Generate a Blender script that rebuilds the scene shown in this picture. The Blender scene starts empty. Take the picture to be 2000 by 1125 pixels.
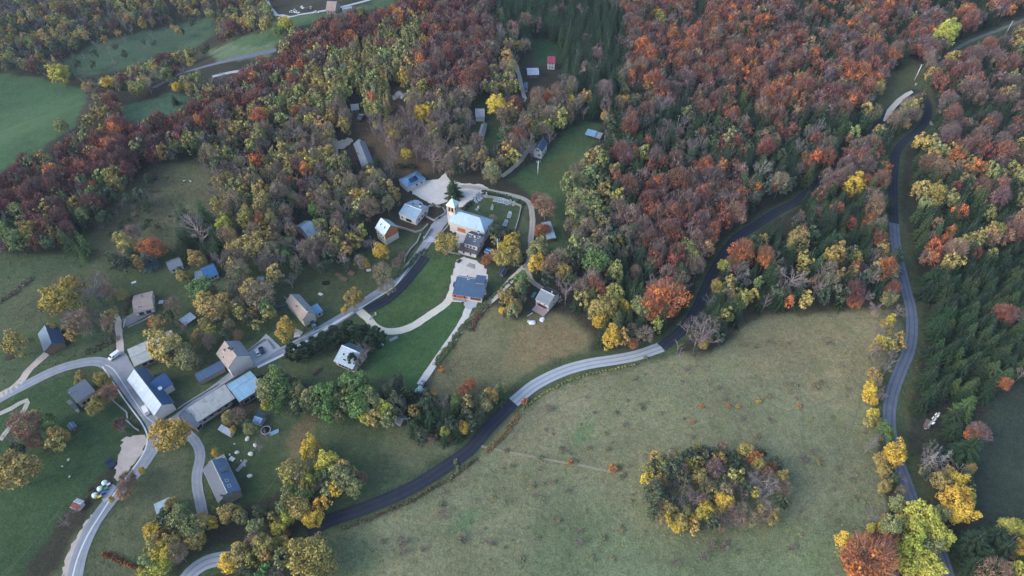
import bpy, math, random
import numpy as np
from mathutils import Vector, Matrix
random.seed(7); rng = np.random.default_rng(7)
R_ = math.radians
sc = bpy.context.scene
C = sc.collection

# ------------------------------------------------------------------ camera, world, sun, exposure
CAM_H = 240.0; PITCH = 47.0; FPX = 1333.0
cam_d = bpy.data.cameras.new("camera"); cam = bpy.data.objects.new("camera", cam_d); C.objects.link(cam)
cam.location = (0, 0, CAM_H); cam.rotation_euler = (R_(90 - PITCH), 0, 0)
cam_d.sensor_width = 36; cam_d.lens = 36 * FPX / 2000; cam_d.clip_start = 1; cam_d.clip_end = 6000
sc.camera = cam
SUN_EL, SUN_AZ = 30.0, 250.0            # compass-like: azimuth measured clockwise from +Y, light comes from there
w = bpy.data.worlds.new("World"); sc.world = w; w.use_nodes = True
nt = w.node_tree; bg = nt.nodes["Background"]
sky = nt.nodes.new("ShaderNodeTexSky"); sky.sky_type = 'NISHITA'; sky.sun_disc = False
sky.sun_elevation = R_(SUN_EL); sky.sun_rotation = R_(SUN_AZ); sky.altitude = 900
sky.air_density = 1.0; sky.dust_density = 3.0; sky.ozone_density = 0.6
nt.links.new(sky.outputs[0], bg.inputs[0]); bg.inputs[1].default_value = 0.12
sd = bpy.data.lights.new("sun", 'SUN'); sun = bpy.data.objects.new("sun", sd); C.objects.link(sun)
sd.energy = 0.5; sd.angle = R_(36); sd.color = (1.0, 0.985, 0.955)
_s = Vector((math.sin(R_(SUN_AZ)) * math.cos(R_(SUN_EL)), math.cos(R_(SUN_AZ)) * math.cos(R_(SUN_EL)), math.sin(R_(SUN_EL))))
sun.rotation_euler = _s.to_track_quat('Z', 'Y').to_euler()
sc.view_settings.view_transform = 'Standard'; sc.view_settings.look = 'None'
sc.view_settings.exposure = 1.55; sc.view_settings.gamma = 1; sc.view_settings.use_curve_mapping = False
sc.render.engine = 'CYCLES'
cy = sc.cycles
cy.max_bounces = 4; cy.diffuse_bounces = 2; cy.glossy_bounces = 2; cy.transmission_bounces = 2; cy.volume_bounces = 0
cy.transparent_max_bounces = 4; cy.use_denoising = True; cy.use_adaptive_sampling = True; cy.adaptive_threshold = 0.01
try: cy.denoiser = 'OPENIMAGEDENOISE'
except Exception: pass
sc.render.use_persistent_data = False

# ------------------------------------------------------------------ terrain height and pixel <-> ground
ca, sa = math.cos(R_(PITCH)), math.sin(R_(PITCH))
def ray(px, py):
    u = (np.asarray(px, float) - 1000) / FPX; v = (562.5 - np.asarray(py, float)) / FPX
    return np.stack([u, ca + v * sa, -sa + v * ca], -1)
def pix(x, y, z):
    z = z - CAM_H
    d = y * ca - z * sa
    return 1000 + FPX * x / d, 562.5 - FPX * (y * sa + z * ca) / d
def sm(t):
    t = np.clip(t, 0, 1); return t * t * (3 - 2 * t)
def flat(px, py):
    r = ray(px, py); t = CAM_H / -r[..., 2]; return r[..., 0] * t, r[..., 1] * t
_rp = [flat(*p) for p in ((-300, 470), (0, 345), (160, 268), (400, 188), (560, 88), (760, -5), (900, -60), (1000, -140))]
def seg_dist(x, y, pts, closed=False):
    best = np.full(np.shape(x), 1e9); side = np.zeros(np.shape(x))
    n = len(pts)
    for i in range(n if closed else n - 1):
        x0, y0 = pts[i]; x1, y1 = pts[(i + 1) % n]
        dx, dy = x1 - x0, y1 - y0
        t = np.clip(((x - x0) * dx + (y - y0) * dy) / (dx * dx + dy * dy + 1e-9), 0, 1)
        d = np.hypot(x - x0 - t * dx, y - y0 - t * dy)
        s = dx * (y - y0) - dy * (x - x0)
        m = d < best; best = np.where(m, d, best); side = np.where(m, s, side)
    return best, side
_kn = flat(830, 120)
def T(x, y):
    x = np.asarray(x, float); y = np.asarray(y, float)
    d, s = seg_dist(x, y, _rp)
    sdist = np.where(s > 0, d, -d)
    z = -46 * sm((sdist - 8) / 150)
    z = z + 12 * np.exp(-((x - _kn[0]) ** 2 + (y - _kn[1]) ** 2) / (2 * 70 ** 2))
    z = z + 1.6 * np.sin(x * 0.021 + 1.3) * np.cos(y * 0.017 + 0.4) + 0.7 * np.sin(x * 0.045 + y * 0.03)
    return z
def ground_at(px, py, h=0.0):
    """the ground point under a pixel; h: seen h metres above the ground"""
    px = np.asarray(px, float); py = np.asarray(py, float)
    r = ray(px, py); t = (CAM_H - 45 - h) / -r[..., 2] * 0.62
    lo = t.copy(); hi = t.copy(); done = np.zeros(np.shape(t), bool)
    for k in range(260):
        tn = t + 5.0
        below = (CAM_H + r[..., 2] * tn) < (T(r[..., 0] * tn, r[..., 1] * tn) + h)
        new = below & ~done
        lo = np.where(new, t, lo); hi = np.where(new, tn, hi); done |= below
        t = np.where(done, t, tn)
        if done.all(): break
    for k in range(12):
        m = (lo + hi) / 2
        b = (CAM_H + r[..., 2] * m) < (T(r[..., 0] * m, r[..., 1] * m) + h)
        hi = np.where(b, m, hi); lo = np.where(b, lo, m)
    x = r[..., 0] * hi; y = r[..., 1] * hi
    return x, y
def gp(px, py, h=0.0):
    x, y = ground_at(np.array([px]), np.array([py]), h); return float(x[0]), float(y[0])
def plane_at(px, py, z):
    r = ray(px, py); t = (CAM_H - z) / -r[2]; return Vector((r[0] * t, r[1] * t, z))
def Tz(x, y): return float(T(x, y))

# ------------------------------------------------------------------ colour and materials
def lin(c, k=1.0):
    o = []
    for v in c:
        v = v / 255; o.append(min(1.0, k * (v / 12.92 if v <= 0.04045 else ((v + 0.055) / 1.055) ** 2.4)))
    return tuple(o)
def mat(name):
    m = bpy.data.materials.new(name); m.use_nodes = True; return m, m.node_tree, m.node_tree.nodes["Principled BSDF"]
def N(nt, t, **k):
    n = nt.nodes.new("ShaderNode" + t)
    for a, b in k.items():
        if a.startswith("i_"): n.inputs[a[2:].replace("_", " ")].default_value = b
        elif a.startswith("n_"): n.inputs[int(a[2:])].default_value = b
        else: setattr(n, a, b)
    return n
def simple(name, col, rough=0.8, metal=0.0, var=0.15, scale=0.6, bump=0.0, spec=0.3):
    """plain weathered surface: colour with soft blotches in object-independent space"""
    m, nt, b = mat(name); L = nt.links.new
    tc = N(nt, 'NewGeometry'); nz = N(nt, 'TexNoise', i_Scale=scale, i_Detail=6.0, i_Roughness=0.65)
    L(tc.outputs['Position'], nz.inputs['Vector'])
    mr = N(nt, 'MapRange'); mr.inputs[1].default_value = 0.3; mr.inputs[2].default_value = 0.7
    mr.inputs[3].default_value = 1 - var; mr.inputs[4].default_value = 1 + var
    L(nz.outputs['Fac'], mr.inputs[0])
    mx = N(nt, 'VectorMath', operation='SCALE'); mx.inputs[0].default_value = lin(col)
    L(mr.outputs[0], mx.inputs['Scale']); L(mx.outputs[0], b.inputs['Base Color'])
    b.inputs['Roughness'].default_value = rough; b.inputs['Metallic'].default_value = metal
    b.inputs['Specular IOR Level'].default_value = spec
    if bump:
        bp = N(nt, 'Bump', i_Strength=bump, i_Distance=0.05); n2 = N(nt, 'TexNoise', i_Scale=6.0, i_Detail=4.0)
        L(tc.outputs['Position'], n2.inputs['Vector']); L(n2.outputs['Fac'], bp.inputs['Height']); L(bp.outputs[0], b.inputs['Normal'])
    return m
_mc = {}
def M(name, *a, **k):
    if name not in _mc: _mc[name] = simple(name, *a, **k)
    return _mc[name]

# ------------------------------------------------------------------ object helpers
def tag(o, label=None, cat=None, group=None, kind=None):
    if label: o['label'] = label
    if cat: o['category'] = cat
    if group: o['group'] = group
    if kind: o['kind'] = kind
    return o
def link(name, me, parent=None):
    o = bpy.data.objects.new(name, me); C.objects.link(o)
    if parent is not None: o.parent = parent
    return o
def empty(name, loc, rz, label, cat, group=None):
    o = bpy.data.objects.new(name, None); C.objects.link(o); o.location = loc; o.rotation_euler = (0, 0, rz); o.empty_display_size = 1
    return tag(o, label, cat, group)
def npmesh(name, V, F, mats, mi=None, smooth=False, fattr=None, cattr=None, pcol=None, uv=None):
    """V (n,3), F (m,k) one face size"""
    me = bpy.data.meshes.new(name); V = np.asarray(V, np.float32); F = np.asarray(F, np.int32)
    me.vertices.add(len(V)); me.vertices.foreach_set('co', V.ravel())
    k = F.shape[1]; me.loops.add(F.size); me.loops.foreach_set('vertex_index', F.ravel())
    me.polygons.add(len(F)); me.polygons.foreach_set('loop_start', np.arange(0, F.size, k, dtype=np.int32))
    try: me.polygons.foreach_set('loop_total', np.full(len(F), k, np.int32))
    except Exception: pass
    for m in mats: me.materials.append(m)
    if mi is not None: me.polygons.foreach_set('material_index', np.asarray(mi, np.int32))
    me.polygons.foreach_set('use_smooth', np.full(len(F), smooth))
    if fattr is not None:
        a = me.attributes.new('v', 'FLOAT', 'FACE'); a.data.foreach_set('value', np.asarray(fattr, np.float32))
    if cattr is not None:
        a = me.attributes.new('col', 'FLOAT_COLOR', 'FACE'); c4 = np.ones((len(F), 4), np.float32); c4[:, :3] = cattr; a.data.foreach_set('color', c4.ravel())
    if pcol is not None:
        a = me.attributes.new('cover', 'FLOAT_COLOR', 'POINT'); c4 = np.ones((len(V), 4), np.float32); c4[:, :pcol.shape[1]] = pcol; a.data.foreach_set('color', c4.ravel())
    if uv is not None:
        l = me.uv_layers.new(name='UVMap'); l.data.foreach_set('uv', np.asarray(uv, np.float32)[F.ravel()].ravel())
    me.update(); me.validate(verbose=False) if False else None
    return me
class MB:
    def __init__(s): s.v = []; s.f = []; s.m = []
    def add(s, vs, fs, mi=0):
        o = len(s.v); s.v += [tuple(v) for v in vs]; s.f += [tuple(i + o for i in f) for f in fs]; s.m += [mi] * len(fs); return s
    def box(s, x0, y0, z0, x1, y1, z1, mi=0):
        return s.add([(x0, y0, z0), (x1, y0, z0), (x1, y1, z0), (x0, y1, z0), (x0, y0, z1), (x1, y0, z1), (x1, y1, z1), (x0, y1, z1)],
                     [(3, 2, 1, 0), (4, 5, 6, 7), (0, 1, 5, 4), (1, 2, 6, 5), (2, 3, 7, 6), (3, 0, 4, 7)], mi)
    def prism(s, prof, y0, y1, axis='y', mi=0):
        """prof: list of (a,b) outline, extruded along axis"""
        n = len(prof)
        P = (lambda a, b, t: (a, t, b)) if axis == 'y' else ((lambda a, b, t: (t, a, b)) if axis == 'x' else (lambda a, b, t: (a, b, t)))
        vs = [P(a, b, y0) for a, b in prof] + [P(a, b, y1) for a, b in prof]
        fs = [tuple(range(n))[::-1], tuple(range(n, 2 * n))] + [(i, (i + 1) % n, n + (i + 1) % n, n + i) for i in range(n)]
        return s.add(vs, fs, mi)
    def tube(s, pts, rad, n=8, mi=0, cap=True):
        rings = []
        o = len(s.v); pts = [Vector(p) for p in pts]
        for i, p in enumerate(pts):
            d = (pts[min(i + 1, len(pts) - 1)] - pts[max(i - 1, 0)]).normalized()
            a = d.cross(Vector((0.3, 0.9, 0.1))); a = (a if a.length > 1e-3 else d.cross(Vector((1, 0, 0)))).normalized(); b = d.cross(a)
            r = rad[i] if isinstance(rad, (list, tuple)) else rad
            for k in range(n):
                t = 2 * math.pi * k / n; s.v.append(tuple(p + a * (r * math.cos(t)) + b * (r * math.sin(t))))
        for i in range(len(pts) - 1):
            for k in range(n):
                s.f.append((o + i * n + k, o + i * n + (k + 1) % n, o + (i + 1) * n + (k + 1) % n, o + (i + 1) * n + k)); s.m.append(mi)
        if cap:
            s.f.append(tuple(o + k for k in range(n))[::-1]); s.m.append(mi)
            s.f.append(tuple(o + (len(pts) - 1) * n + k for k in range(n))); s.m.append(mi)
        return s
    def ball(s, c, r, n=8, m=6, mi=0, zs=1.0, jit=0):
        o = len(s.v)
        for i in range(m + 1):
            ph = math.pi * i / m
            for k in range(n):
                t = 2 * math.pi * k / n; q = r * (1 + random.uniform(-jit, jit))
                s.v.append((c[0] + q * math.sin(ph) * math.cos(t), c[1] + q * math.sin(ph) * math.sin(t), c[2] + q * zs * math.cos(ph)))
        for i in range(m):
            for k in range(n):
                s.f.append((o + i * n + k, o + (i + 1) * n + k, o + (i + 1) * n + (k + 1) % n, o + i * n + (k + 1) % n)); s.m.append(mi)
        return s
    def mesh(s, name, mats, smooth=False):
        me = bpy.data.meshes.new(name); me.from_pydata(s.v, [], s.f)
        for m in (mats if isinstance(mats, (list, tuple)) else [mats]): me.materials.append(m)
        me.polygons.foreach_set('material_index', s.m)
        if smooth: me.polygons.foreach_set('use_smooth', [True] * len(s.f))
        me.update(); return me
    def build(s, name, mats, parent=None, smooth=False): return link(name, s.mesh(name, mats, smooth), parent)

# ------------------------------------------------------------------ polygons in photo coordinates -> masks over ground points
def poly(s):
    a = [float(v) for v in s.replace(',', ' ').split()]; return [(a[i], a[i + 1]) for i in range(0, len(a), 2)]
def inside(px, py, P):
    """signed distance in pixels, positive inside"""
    inn = np.zeros(np.shape(px), bool); n = len(P)
    for i in range(n):
        x0, y0 = P[i]; x1, y1 = P[(i + 1) % n]
        c = ((y0 > py) != (y1 > py))
        xi = (x1 - x0) * (py - y0) / ((y1 - y0) if y1 != y0 else 1e-9) + x0
        inn ^= c & (px < xi)
    d, _ = seg_dist(px, py, P, closed=True)
    return np.where(inn, d, -d)
# ------------------------------------------------------------------ ground sheet with its land cover
ROADS = {  # name: (points in photo pixels, width m)
 'main_a': ("600,1040 640,1018 720,990 800,955 865,915 915,880 955,835 1003,786", 5.0),
 'main_b': ("1003,786 1045,752 1100,725 1150,711 1200,703 1245,694 1292,678", 5.0),
 'main_c': ("1292,678 1335,642 1360,605 1380,560 1400,520 1435,470 1480,438 1525,410 1562,390 1610,345 1660,300 1700,262 1728,228 1750,205 1772,186", 4.8),
 'hairpin': ("1772,186 1788,178 1803,188 1812,210 1808,236 1790,258 1765,278 1750,300 1745,340 1744,390 1746,436", 4.6),
 'right_a': ("1746,436 1750,480 1758,520 1768,560 1778,600 1781,640 1776,680 1760,720 1745,760 1737,800 1738,840 1750,890 1768,940 1785,985 1805,1025 1832,1070 1850,1125 1860,1160", 5.0),
 'village': ("-60,815 0,778 50,752 105,725 150,711 190,706 215,716 235,738 262,775 290,812 303,838 300,872 275,912 240,950 210,985 185,1020 165,1060 152,1100 142,1150", 5.2),
 'street': ("303,838 340,822 380,790 420,760 470,722 500,708 560,682 620,648 680,612 730,578 770,553 800,520 822,492 838,468 856,445 876,420 885,400 887,385", 5.2),
 'lane': ("325,842 358,842 385,868 391,895 385,925 386,955 392,985 397,1010", 3.6),
 'bottom': ("350,1150 372,1120 400,1100 430,1092 460,1092", 6.5),
 'forest_track': ("1845,112 1880,88 1915,72 1960,55 2010,34", 4.0),
 'valley_a': ("515,-20 524,8 535,24 556,32 590,28 640,20 700,6 740,-6", 3.4),
 'valley_b': ("300,172 345,148 395,132 450,118 500,107 540,98", 5.0),
 'valley_c': ("415,150 450,142 480,137 520,126", 3.4),
}
PTS = {k: poly(v[0]) for k, v in ROADS.items()}
COVER = [ # polygon (photo px), colour, soft px
 ("-200,120 60,150 165,172 168,200 140,252 60,302 -20,345 -200,470", (74,102,74), 3),
 ("125,118 200,80 330,52 410,32 425,62 380,92 300,112 220,142 130,150", (82,104,84), 4),
 ("405,104 470,72 545,75 525,112 430,122", (108,126,104), 3),
 ("235,208 340,180 385,190 330,232 240,238", (80,106,88), 3),
 ("520,40 700,12 770,-10 775,8 660,34 560,60 545,84 470,95 450,80 540,52", (84,110,84), 3),
 ("-60,495 90,492 220,515 235,600 215,640 220,700 180,700 120,720 60,752 -60,800", (88,104,80), 6),
 ("0,555 200,520 235,555 130,605 40,650 0,650", (98,106,84), 8),
 ("195,470 500,465 600,515 700,495 830,440 880,470 905,490 1010,520 960,590 830,755 700,775 520,725 350,840 240,700 215,600", (84,98,74), 6),
 ("-60,790 150,725 200,722 240,770 262,850 225,905 130,1000 40,1125 -60,1250", (70,94,66), 5),
 ("60,1180 130,1080 200,960 260,905 300,855 340,845 395,895 388,1010 320,1180", (100,108,86), 6),
 ("395,828 560,808 600,860 560,960 470,992 400,985", (78,96,68), 6),
 ("500,800 640,785 860,850 885,885 760,962 640,1012 560,900 500,860", (92,106,80), 8),
 ("760,800 870,850 885,885 800,920 740,880", (120,124,98), 12),
 ("560,860 600,800 620,790 600,870 560,950", (126,116,92), 5),
 ("735,655 900,592 945,600 812,752 725,735", (74,104,68), 6),
 ("702,612 770,572 838,505 892,498 892,530 850,600 790,638 750,645 735,640", (78,102,66), 4),
 ("235,650 420,640 520,640 560,600 640,600 640,560 720,500 700,600 520,700 420,700 300,690", (84,100,74), 10),
 ("540,520 700,500 740,540 700,590 620,600 560,560", (84,94,70), 8),
 ("165,445 300,318 405,305 425,370 465,440 380,482 250,505 160,485", (108,110,88), 10),
 ("410,260 440,270 500,400 480,440 440,380", (108,106,90), 6),
 ("690,240 730,170 800,175 865,330 790,345 720,300", (104,88,74), 10),
 ("990,352 1060,300 1120,245 1182,238 1155,300 1112,400 1108,492 1070,492 1080,420 1045,382", (80,102,72), 5),
 ("1060,330 1110,290 1130,300 1080,360", (96,108,74), 14),
 ("900,382 940,376 1022,400 1003,470 950,440 895,412", (82,98,72), 3),
 ("1003,470 1022,398 1038,400 1034,505 985,500 960,470", (98,106,84), 4),
 ("1030,75 1092,80 1104,118 1045,132", (62,88,60), 6),
 ("930,180 1000,190 1010,270 960,290 925,270", (70,88,62), 8),
 ("835,765 905,640 975,595 1012,622 1100,610 1162,650 1150,690 1010,742 960,792 860,852", (126,124,98), 8),
 ("1005,650 1090,620 1150,660 1130,690 1040,710 990,700", (140,126,100), 14),
 ("640,1200 622,1036 760,990 880,922 960,850 1020,792 1120,735 1220,712 1300,690 1400,690 1470,625 1600,608 1735,600 1765,650 1725,720 1705,800 1722,900 1735,1000 1690,1060 1660,1200", (136,138,112), 5),
 ("1000,1130 1100,960 1300,1060 1650,1010 1650,1180 1000,1180", (122,134,106), 60),
 ("1450,640 1742,600 1742,700 1640,780 1450,730", (144,138,112), 40),
 ("960,860 1010,790 1120,740 1180,760 1100,860 1000,900", (140,138,114), 30),
 ("640,1180 625,1040 720,1010 760,1180", (114,124,98), 20),
 ("1120,880 1135,830 1165,820 1155,870", (112,132,100), 6),
 ("880,1040 900,1000 930,990 915,1045", (114,134,102), 9),
 ("1940,765 2200,700 2200,1015 1900,1040 1880,960", (70,80,72), 6),
 ("1712,240 1716,165 1778,112 1806,130 1830,215 1836,255 1800,262 1770,262 1790,215 1745,205", (100,104,80), 5),
 ("930,485 985,478 1000,500 960,515 935,505", (96,82,72), 4),
 ("1752,440 1775,440 1795,540 1812,640 1790,750 1772,850 1830,960 1870,1080 1900,1180 1850,1180 1730,860 1700,840 1735,700 1765,640", (90,96,70), 5),
]
ROUGH = {0: 0}
COVER_SRC = [(a, b, c, (b[0] > 86 and i > 4)) for i, (a, b, c) in enumerate(COVER)]
COVER = [(poly(a), lin((b[0], b[1], b[2] * .94), .80 if b[1] >108 else (.92 if b[1] > 100 and b[0] < 86 else .80)), c) for a, b, c in COVER]
WPTS = {}
for k, P in PTS.items():
    a = np.array(P); gx, gy = ground_at(a[:, 0], a[:, 1]); WPTS[k] = np.stack([gx, gy], 1)
def smooth_line(P, step=2.0):
    P = np.asarray(P, float); out = []
    Q = np.vstack([2 * P[0] - P[1], P, 2 * P[-1] - P[-2]])
    for i in range(1, len(Q) - 2):
        n = max(2, int(np.linalg.norm(Q[i + 1] - Q[i]) / step))
        for t in np.arange(n) / n:
            out.append(0.5 * ((2 * Q[i]) + (Q[i + 1] - Q[i - 1]) * t + (2 * Q[i - 1] - 5 * Q[i] + 4 * Q[i + 1] - Q[i + 2]) * t ** 2 + (-Q[i - 1] + 3 * Q[i] - 3 * Q[i + 1] + Q[i + 2]) * t ** 3))
    out.append(P[-1]); return np.array(out)
WL = {k: smooth_line(v) for k, v in WPTS.items()}
def value_noise(x, y, s, seed):
    x = np.asarray(x) / s; y = np.asarray(y) / s; g = np.random.default_rng(seed).random((256, 256))
    xi = np.floor(x).astype(int); yi = np.floor(y).astype(int); fx = sm(x - xi); fy = sm(y - yi)
    a = g[xi % 256, yi % 256]; b = g[(xi + 1) % 256, yi % 256]; c = g[xi % 256, (yi + 1) % 256]; d = g[(xi + 1) % 256, (yi + 1) % 256]
    return (a * (1 - fx) + b * fx) * (1 - fy) + (c * (1 - fx) + d * fx) * fy
def cover_at(x, y):
    z = T(x, y); px, py = pix(x, y, z)
    sc_ = np.clip(300 / np.hypot(np.hypot(x, y), CAM_H - z), 0.3, 1.3)
    wx = px + ((value_noise(x, y, 9, 1) - .5) * 16 + (value_noise(x, y, 3.5, 2) - .5) * 8) * sc_
    wy = py + ((value_noise(x, y, 9, 3) - .5) * 16 + (value_noise(x, y, 3.5, 4) - .5) * 8) * sc_
    col = np.zeros(np.shape(x) + (3,)) + lin((68, 62, 52))
    n = value_noise(x, y, 14, 5)[..., None]
    col = col * (1 - n) + n * np.array(lin((58, 62, 50)))
    open_ = np.zeros(np.shape(x))
    for P, c, soft in COVER:
        a = np.array(P); m = (wx > a[:, 0].min() - 70) & (wx < a[:, 0].max() + 70) & (wy > a[:, 1].min() - 70) & (wy < a[:, 1].max() + 70)
        if not m.any(): continue
        k = sm(inside(wx[m], wy[m], P) / (2 * soft) + 0.5)[..., None]
        col[m] = col[m] * (1 - k) + k * np.array(c)
        open_[m] = np.maximum(open_[m], k[..., 0])
    # grassy verges
    for k_, W in WL.items():
        if k_.startswith('valley'): continue
        wd = 7.5 if k_ in ('main_b',) else 5.5
        b = (x > W[:, 0].min() - 12) & (x < W[:, 0].max() + 12) & (y > W[:, 1].min() - 12) & (y < W[:, 1].max() + 12)
        if not b.any(): continue
        d, _ = seg_dist(x[b], y[b], W[::3].tolist() + [W[-1].tolist()])
        k = sm((wd - d + (value_noise(x[b], y[b], 4, 9) - .5) * 3) / 2.0)[..., None] * 0.85
        col[b] = col[b] * (1 - k) + k * np.array(lin((76, 90, 62)))
        open_[b] = np.maximum(open_[b], k[..., 0])
    return col, open_
def build_ground():
    st = 2.0
    xs = np.arange(-640, 720, st); ys = np.arange(30, 1080, st)
    X, Y = np.meshgrid(xs, ys); X = X.ravel(); Y = Y.ravel()
    z = T(X, Y); px, py = pix(X, Y, z)
    col = np.zeros((len(X), 3)) + lin((68, 62, 52)); op = np.zeros(len(X))
    m = (px > -120) & (px < 2120) & (py > -60) & (py < 1220)
    col[m], op[m] = cover_at(X[m], Y[m])
    rough = (value_noise(X, Y, 5, 11) - .5) * 0.35 * (1 - op * .8)
    nx, ny = len(xs), len(ys)
    i = np.arange(nx - 1)[None, :] + nx * np.arange(ny - 1)[:, None]; i = i.ravel()
    F = np.stack([i, i + 1, i + 1 + nx, i + nx], 1)
    V = np.stack([X, Y, z + 0 * rough], 1)
    # skirt out to the horizon
    m_, nt, b = mat('ground'); L = nt.links.new
    at = N(nt, 'Attribute', attribute_name='cover'); g = N(nt, 'NewGeometry')
    def nz(s, det, lo, hi, a, bb):
        n = N(nt, 'TexNoise', i_Scale=s, i_Detail=det, i_Roughness=0.7); L(g.outputs['Position'], n.inputs['Vector'])
        r = N(nt, 'MapRange'); r.inputs[1].default_value = lo; r.inputs[2].default_value = hi; r.inputs[3].default_value = a; r.inputs[4].default_value = bb
        L(n.outputs['Fac'], r.inputs[0]); return n, r
    n1, r1 = nz(0.035, 5, .3, .7, 0.78, 1.22); n2, r2 = nz(0.5, 6, .32, .68, 0.78, 1.22); n4, r4 = nz(1.6, 3, .35, .65, 0.75, 1.25)
    mu = N(nt, 'Math', operation='MULTIPLY'); L(r1.outputs[0], mu.inputs[0]); L(r2.outputs[0], mu.inputs[1])
    mu2 = N(nt, 'Math', operation='MULTIPLY'); L(mu.outputs[0], mu2.inputs[0]); L(r4.outputs[0], mu2.inputs[1])
    sc1 = N(nt, 'VectorMath', operation='SCALE'); L(at.outputs['Color'], sc1.inputs[0]); L(mu2.outputs[0], sc1.inputs['Scale'])
    n3, r3 = nz(0.16, 7, .5, .66, 0.0, 0.4)      # drier straw-coloured tufts
    mx = N(nt, 'Mix', data_type='RGBA'); mx.blend_type = 'MIX'; L(r3.outputs[0], mx.inputs['Factor'])
    tan = N(nt, 'VectorMath', operation='MULTIPLY'); L(sc1.outputs[0], tan.inputs[0]); tan.inputs[1].default_value = (1.35, 1.08, 0.95)
    L(sc1.outputs[0], mx.inputs['A']); L(tan.outputs[0], mx.inputs['B'])
    n5, r5 = nz(0.11, 8, .52, .64, 0.0, 0.45)     # fresher green patches
    mg = N(nt, 'Mix', data_type='RGBA'); gr = N(nt, 'VectorMath', operation='MULTIPLY'); L(mx.outputs['Result'], gr.inputs[0]); gr.inputs[1].default_value = (0.74, 0.92, 0.70)
    L(r5.outputs[0], mg.inputs['Factor']); L(mx.outputs['Result'], mg.inputs['A']); L(gr.outputs[0], mg.inputs['B'])
    L(mg.outputs['Result'], b.inputs['Base Color']); b.inputs['Roughness'].default_value = 0.95; b.inputs['Specular IOR Level'].default_value = 0.1
    bp = N(nt, 'Bump', i_Strength=0.9, i_Distance=0.5); n6, _ = nz(0.9, 8, 0, 1, 0, 1); L(n6.outputs['Fac'], bp.inputs['Height']); L(bp.outputs[0], b.inputs['Normal'])
    tag(link('ground', npmesh('ground', V, F, [m_], smooth=True, pcol=col)), kind='structure')
    return m_
GROUND_MAT = build_ground()

# ------------------------------------------------------------------ roads, paths, gravel yards
def ribbon(name, W, width, m, dz=0.10, off=0.0, nx=5, kind='structure', edge_j=0.0, parent=None, label=None, cat=None):
    W = np.asarray(W); d = np.gradient(W, axis=0); d /= np.linalg.norm(d, axis=1)[:, None] + 1e-9
    nrm = np.stack([-d[:, 1], d[:, 0]], 1); n = len(W)
    s = np.concatenate([[0], np.cumsum(np.linalg.norm(np.diff(W, axis=0), axis=1))])
    V = []; UV = []
    for k in range(nx):
        u = k / (nx - 1); o = off + (u - .5) * width
        j = (value_noise(s + k * 77, s * 0 + 3.3, 2.2, 31 + k) - .5) * edge_j if k in (0, nx - 1) else 0
        p = W + nrm * (o + np.broadcast_to(j, (n,)))[:, None]
        V.append(np.stack([p[:, 0], p[:, 1], T(p[:, 0], p[:, 1]) + dz], 1)); UV.append(np.stack([np.full(n, u), s], 1))
    V = np.stack(V, 1).reshape(-1, 3); UV = np.stack(UV, 1).reshape(-1, 2)
    i = (np.arange(n - 1)[:, None] * nx + np.arange(nx - 1)[None]).ravel()
    F = np.stack([i, i + 1, i + 1 + nx, i + nx], 1)[:, ::-1]
    o = link(name, npmesh(name, V, F, [m], smooth=True, uv=UV), parent)
    if kind: tag(o, kind=kind)
    return o
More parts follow.
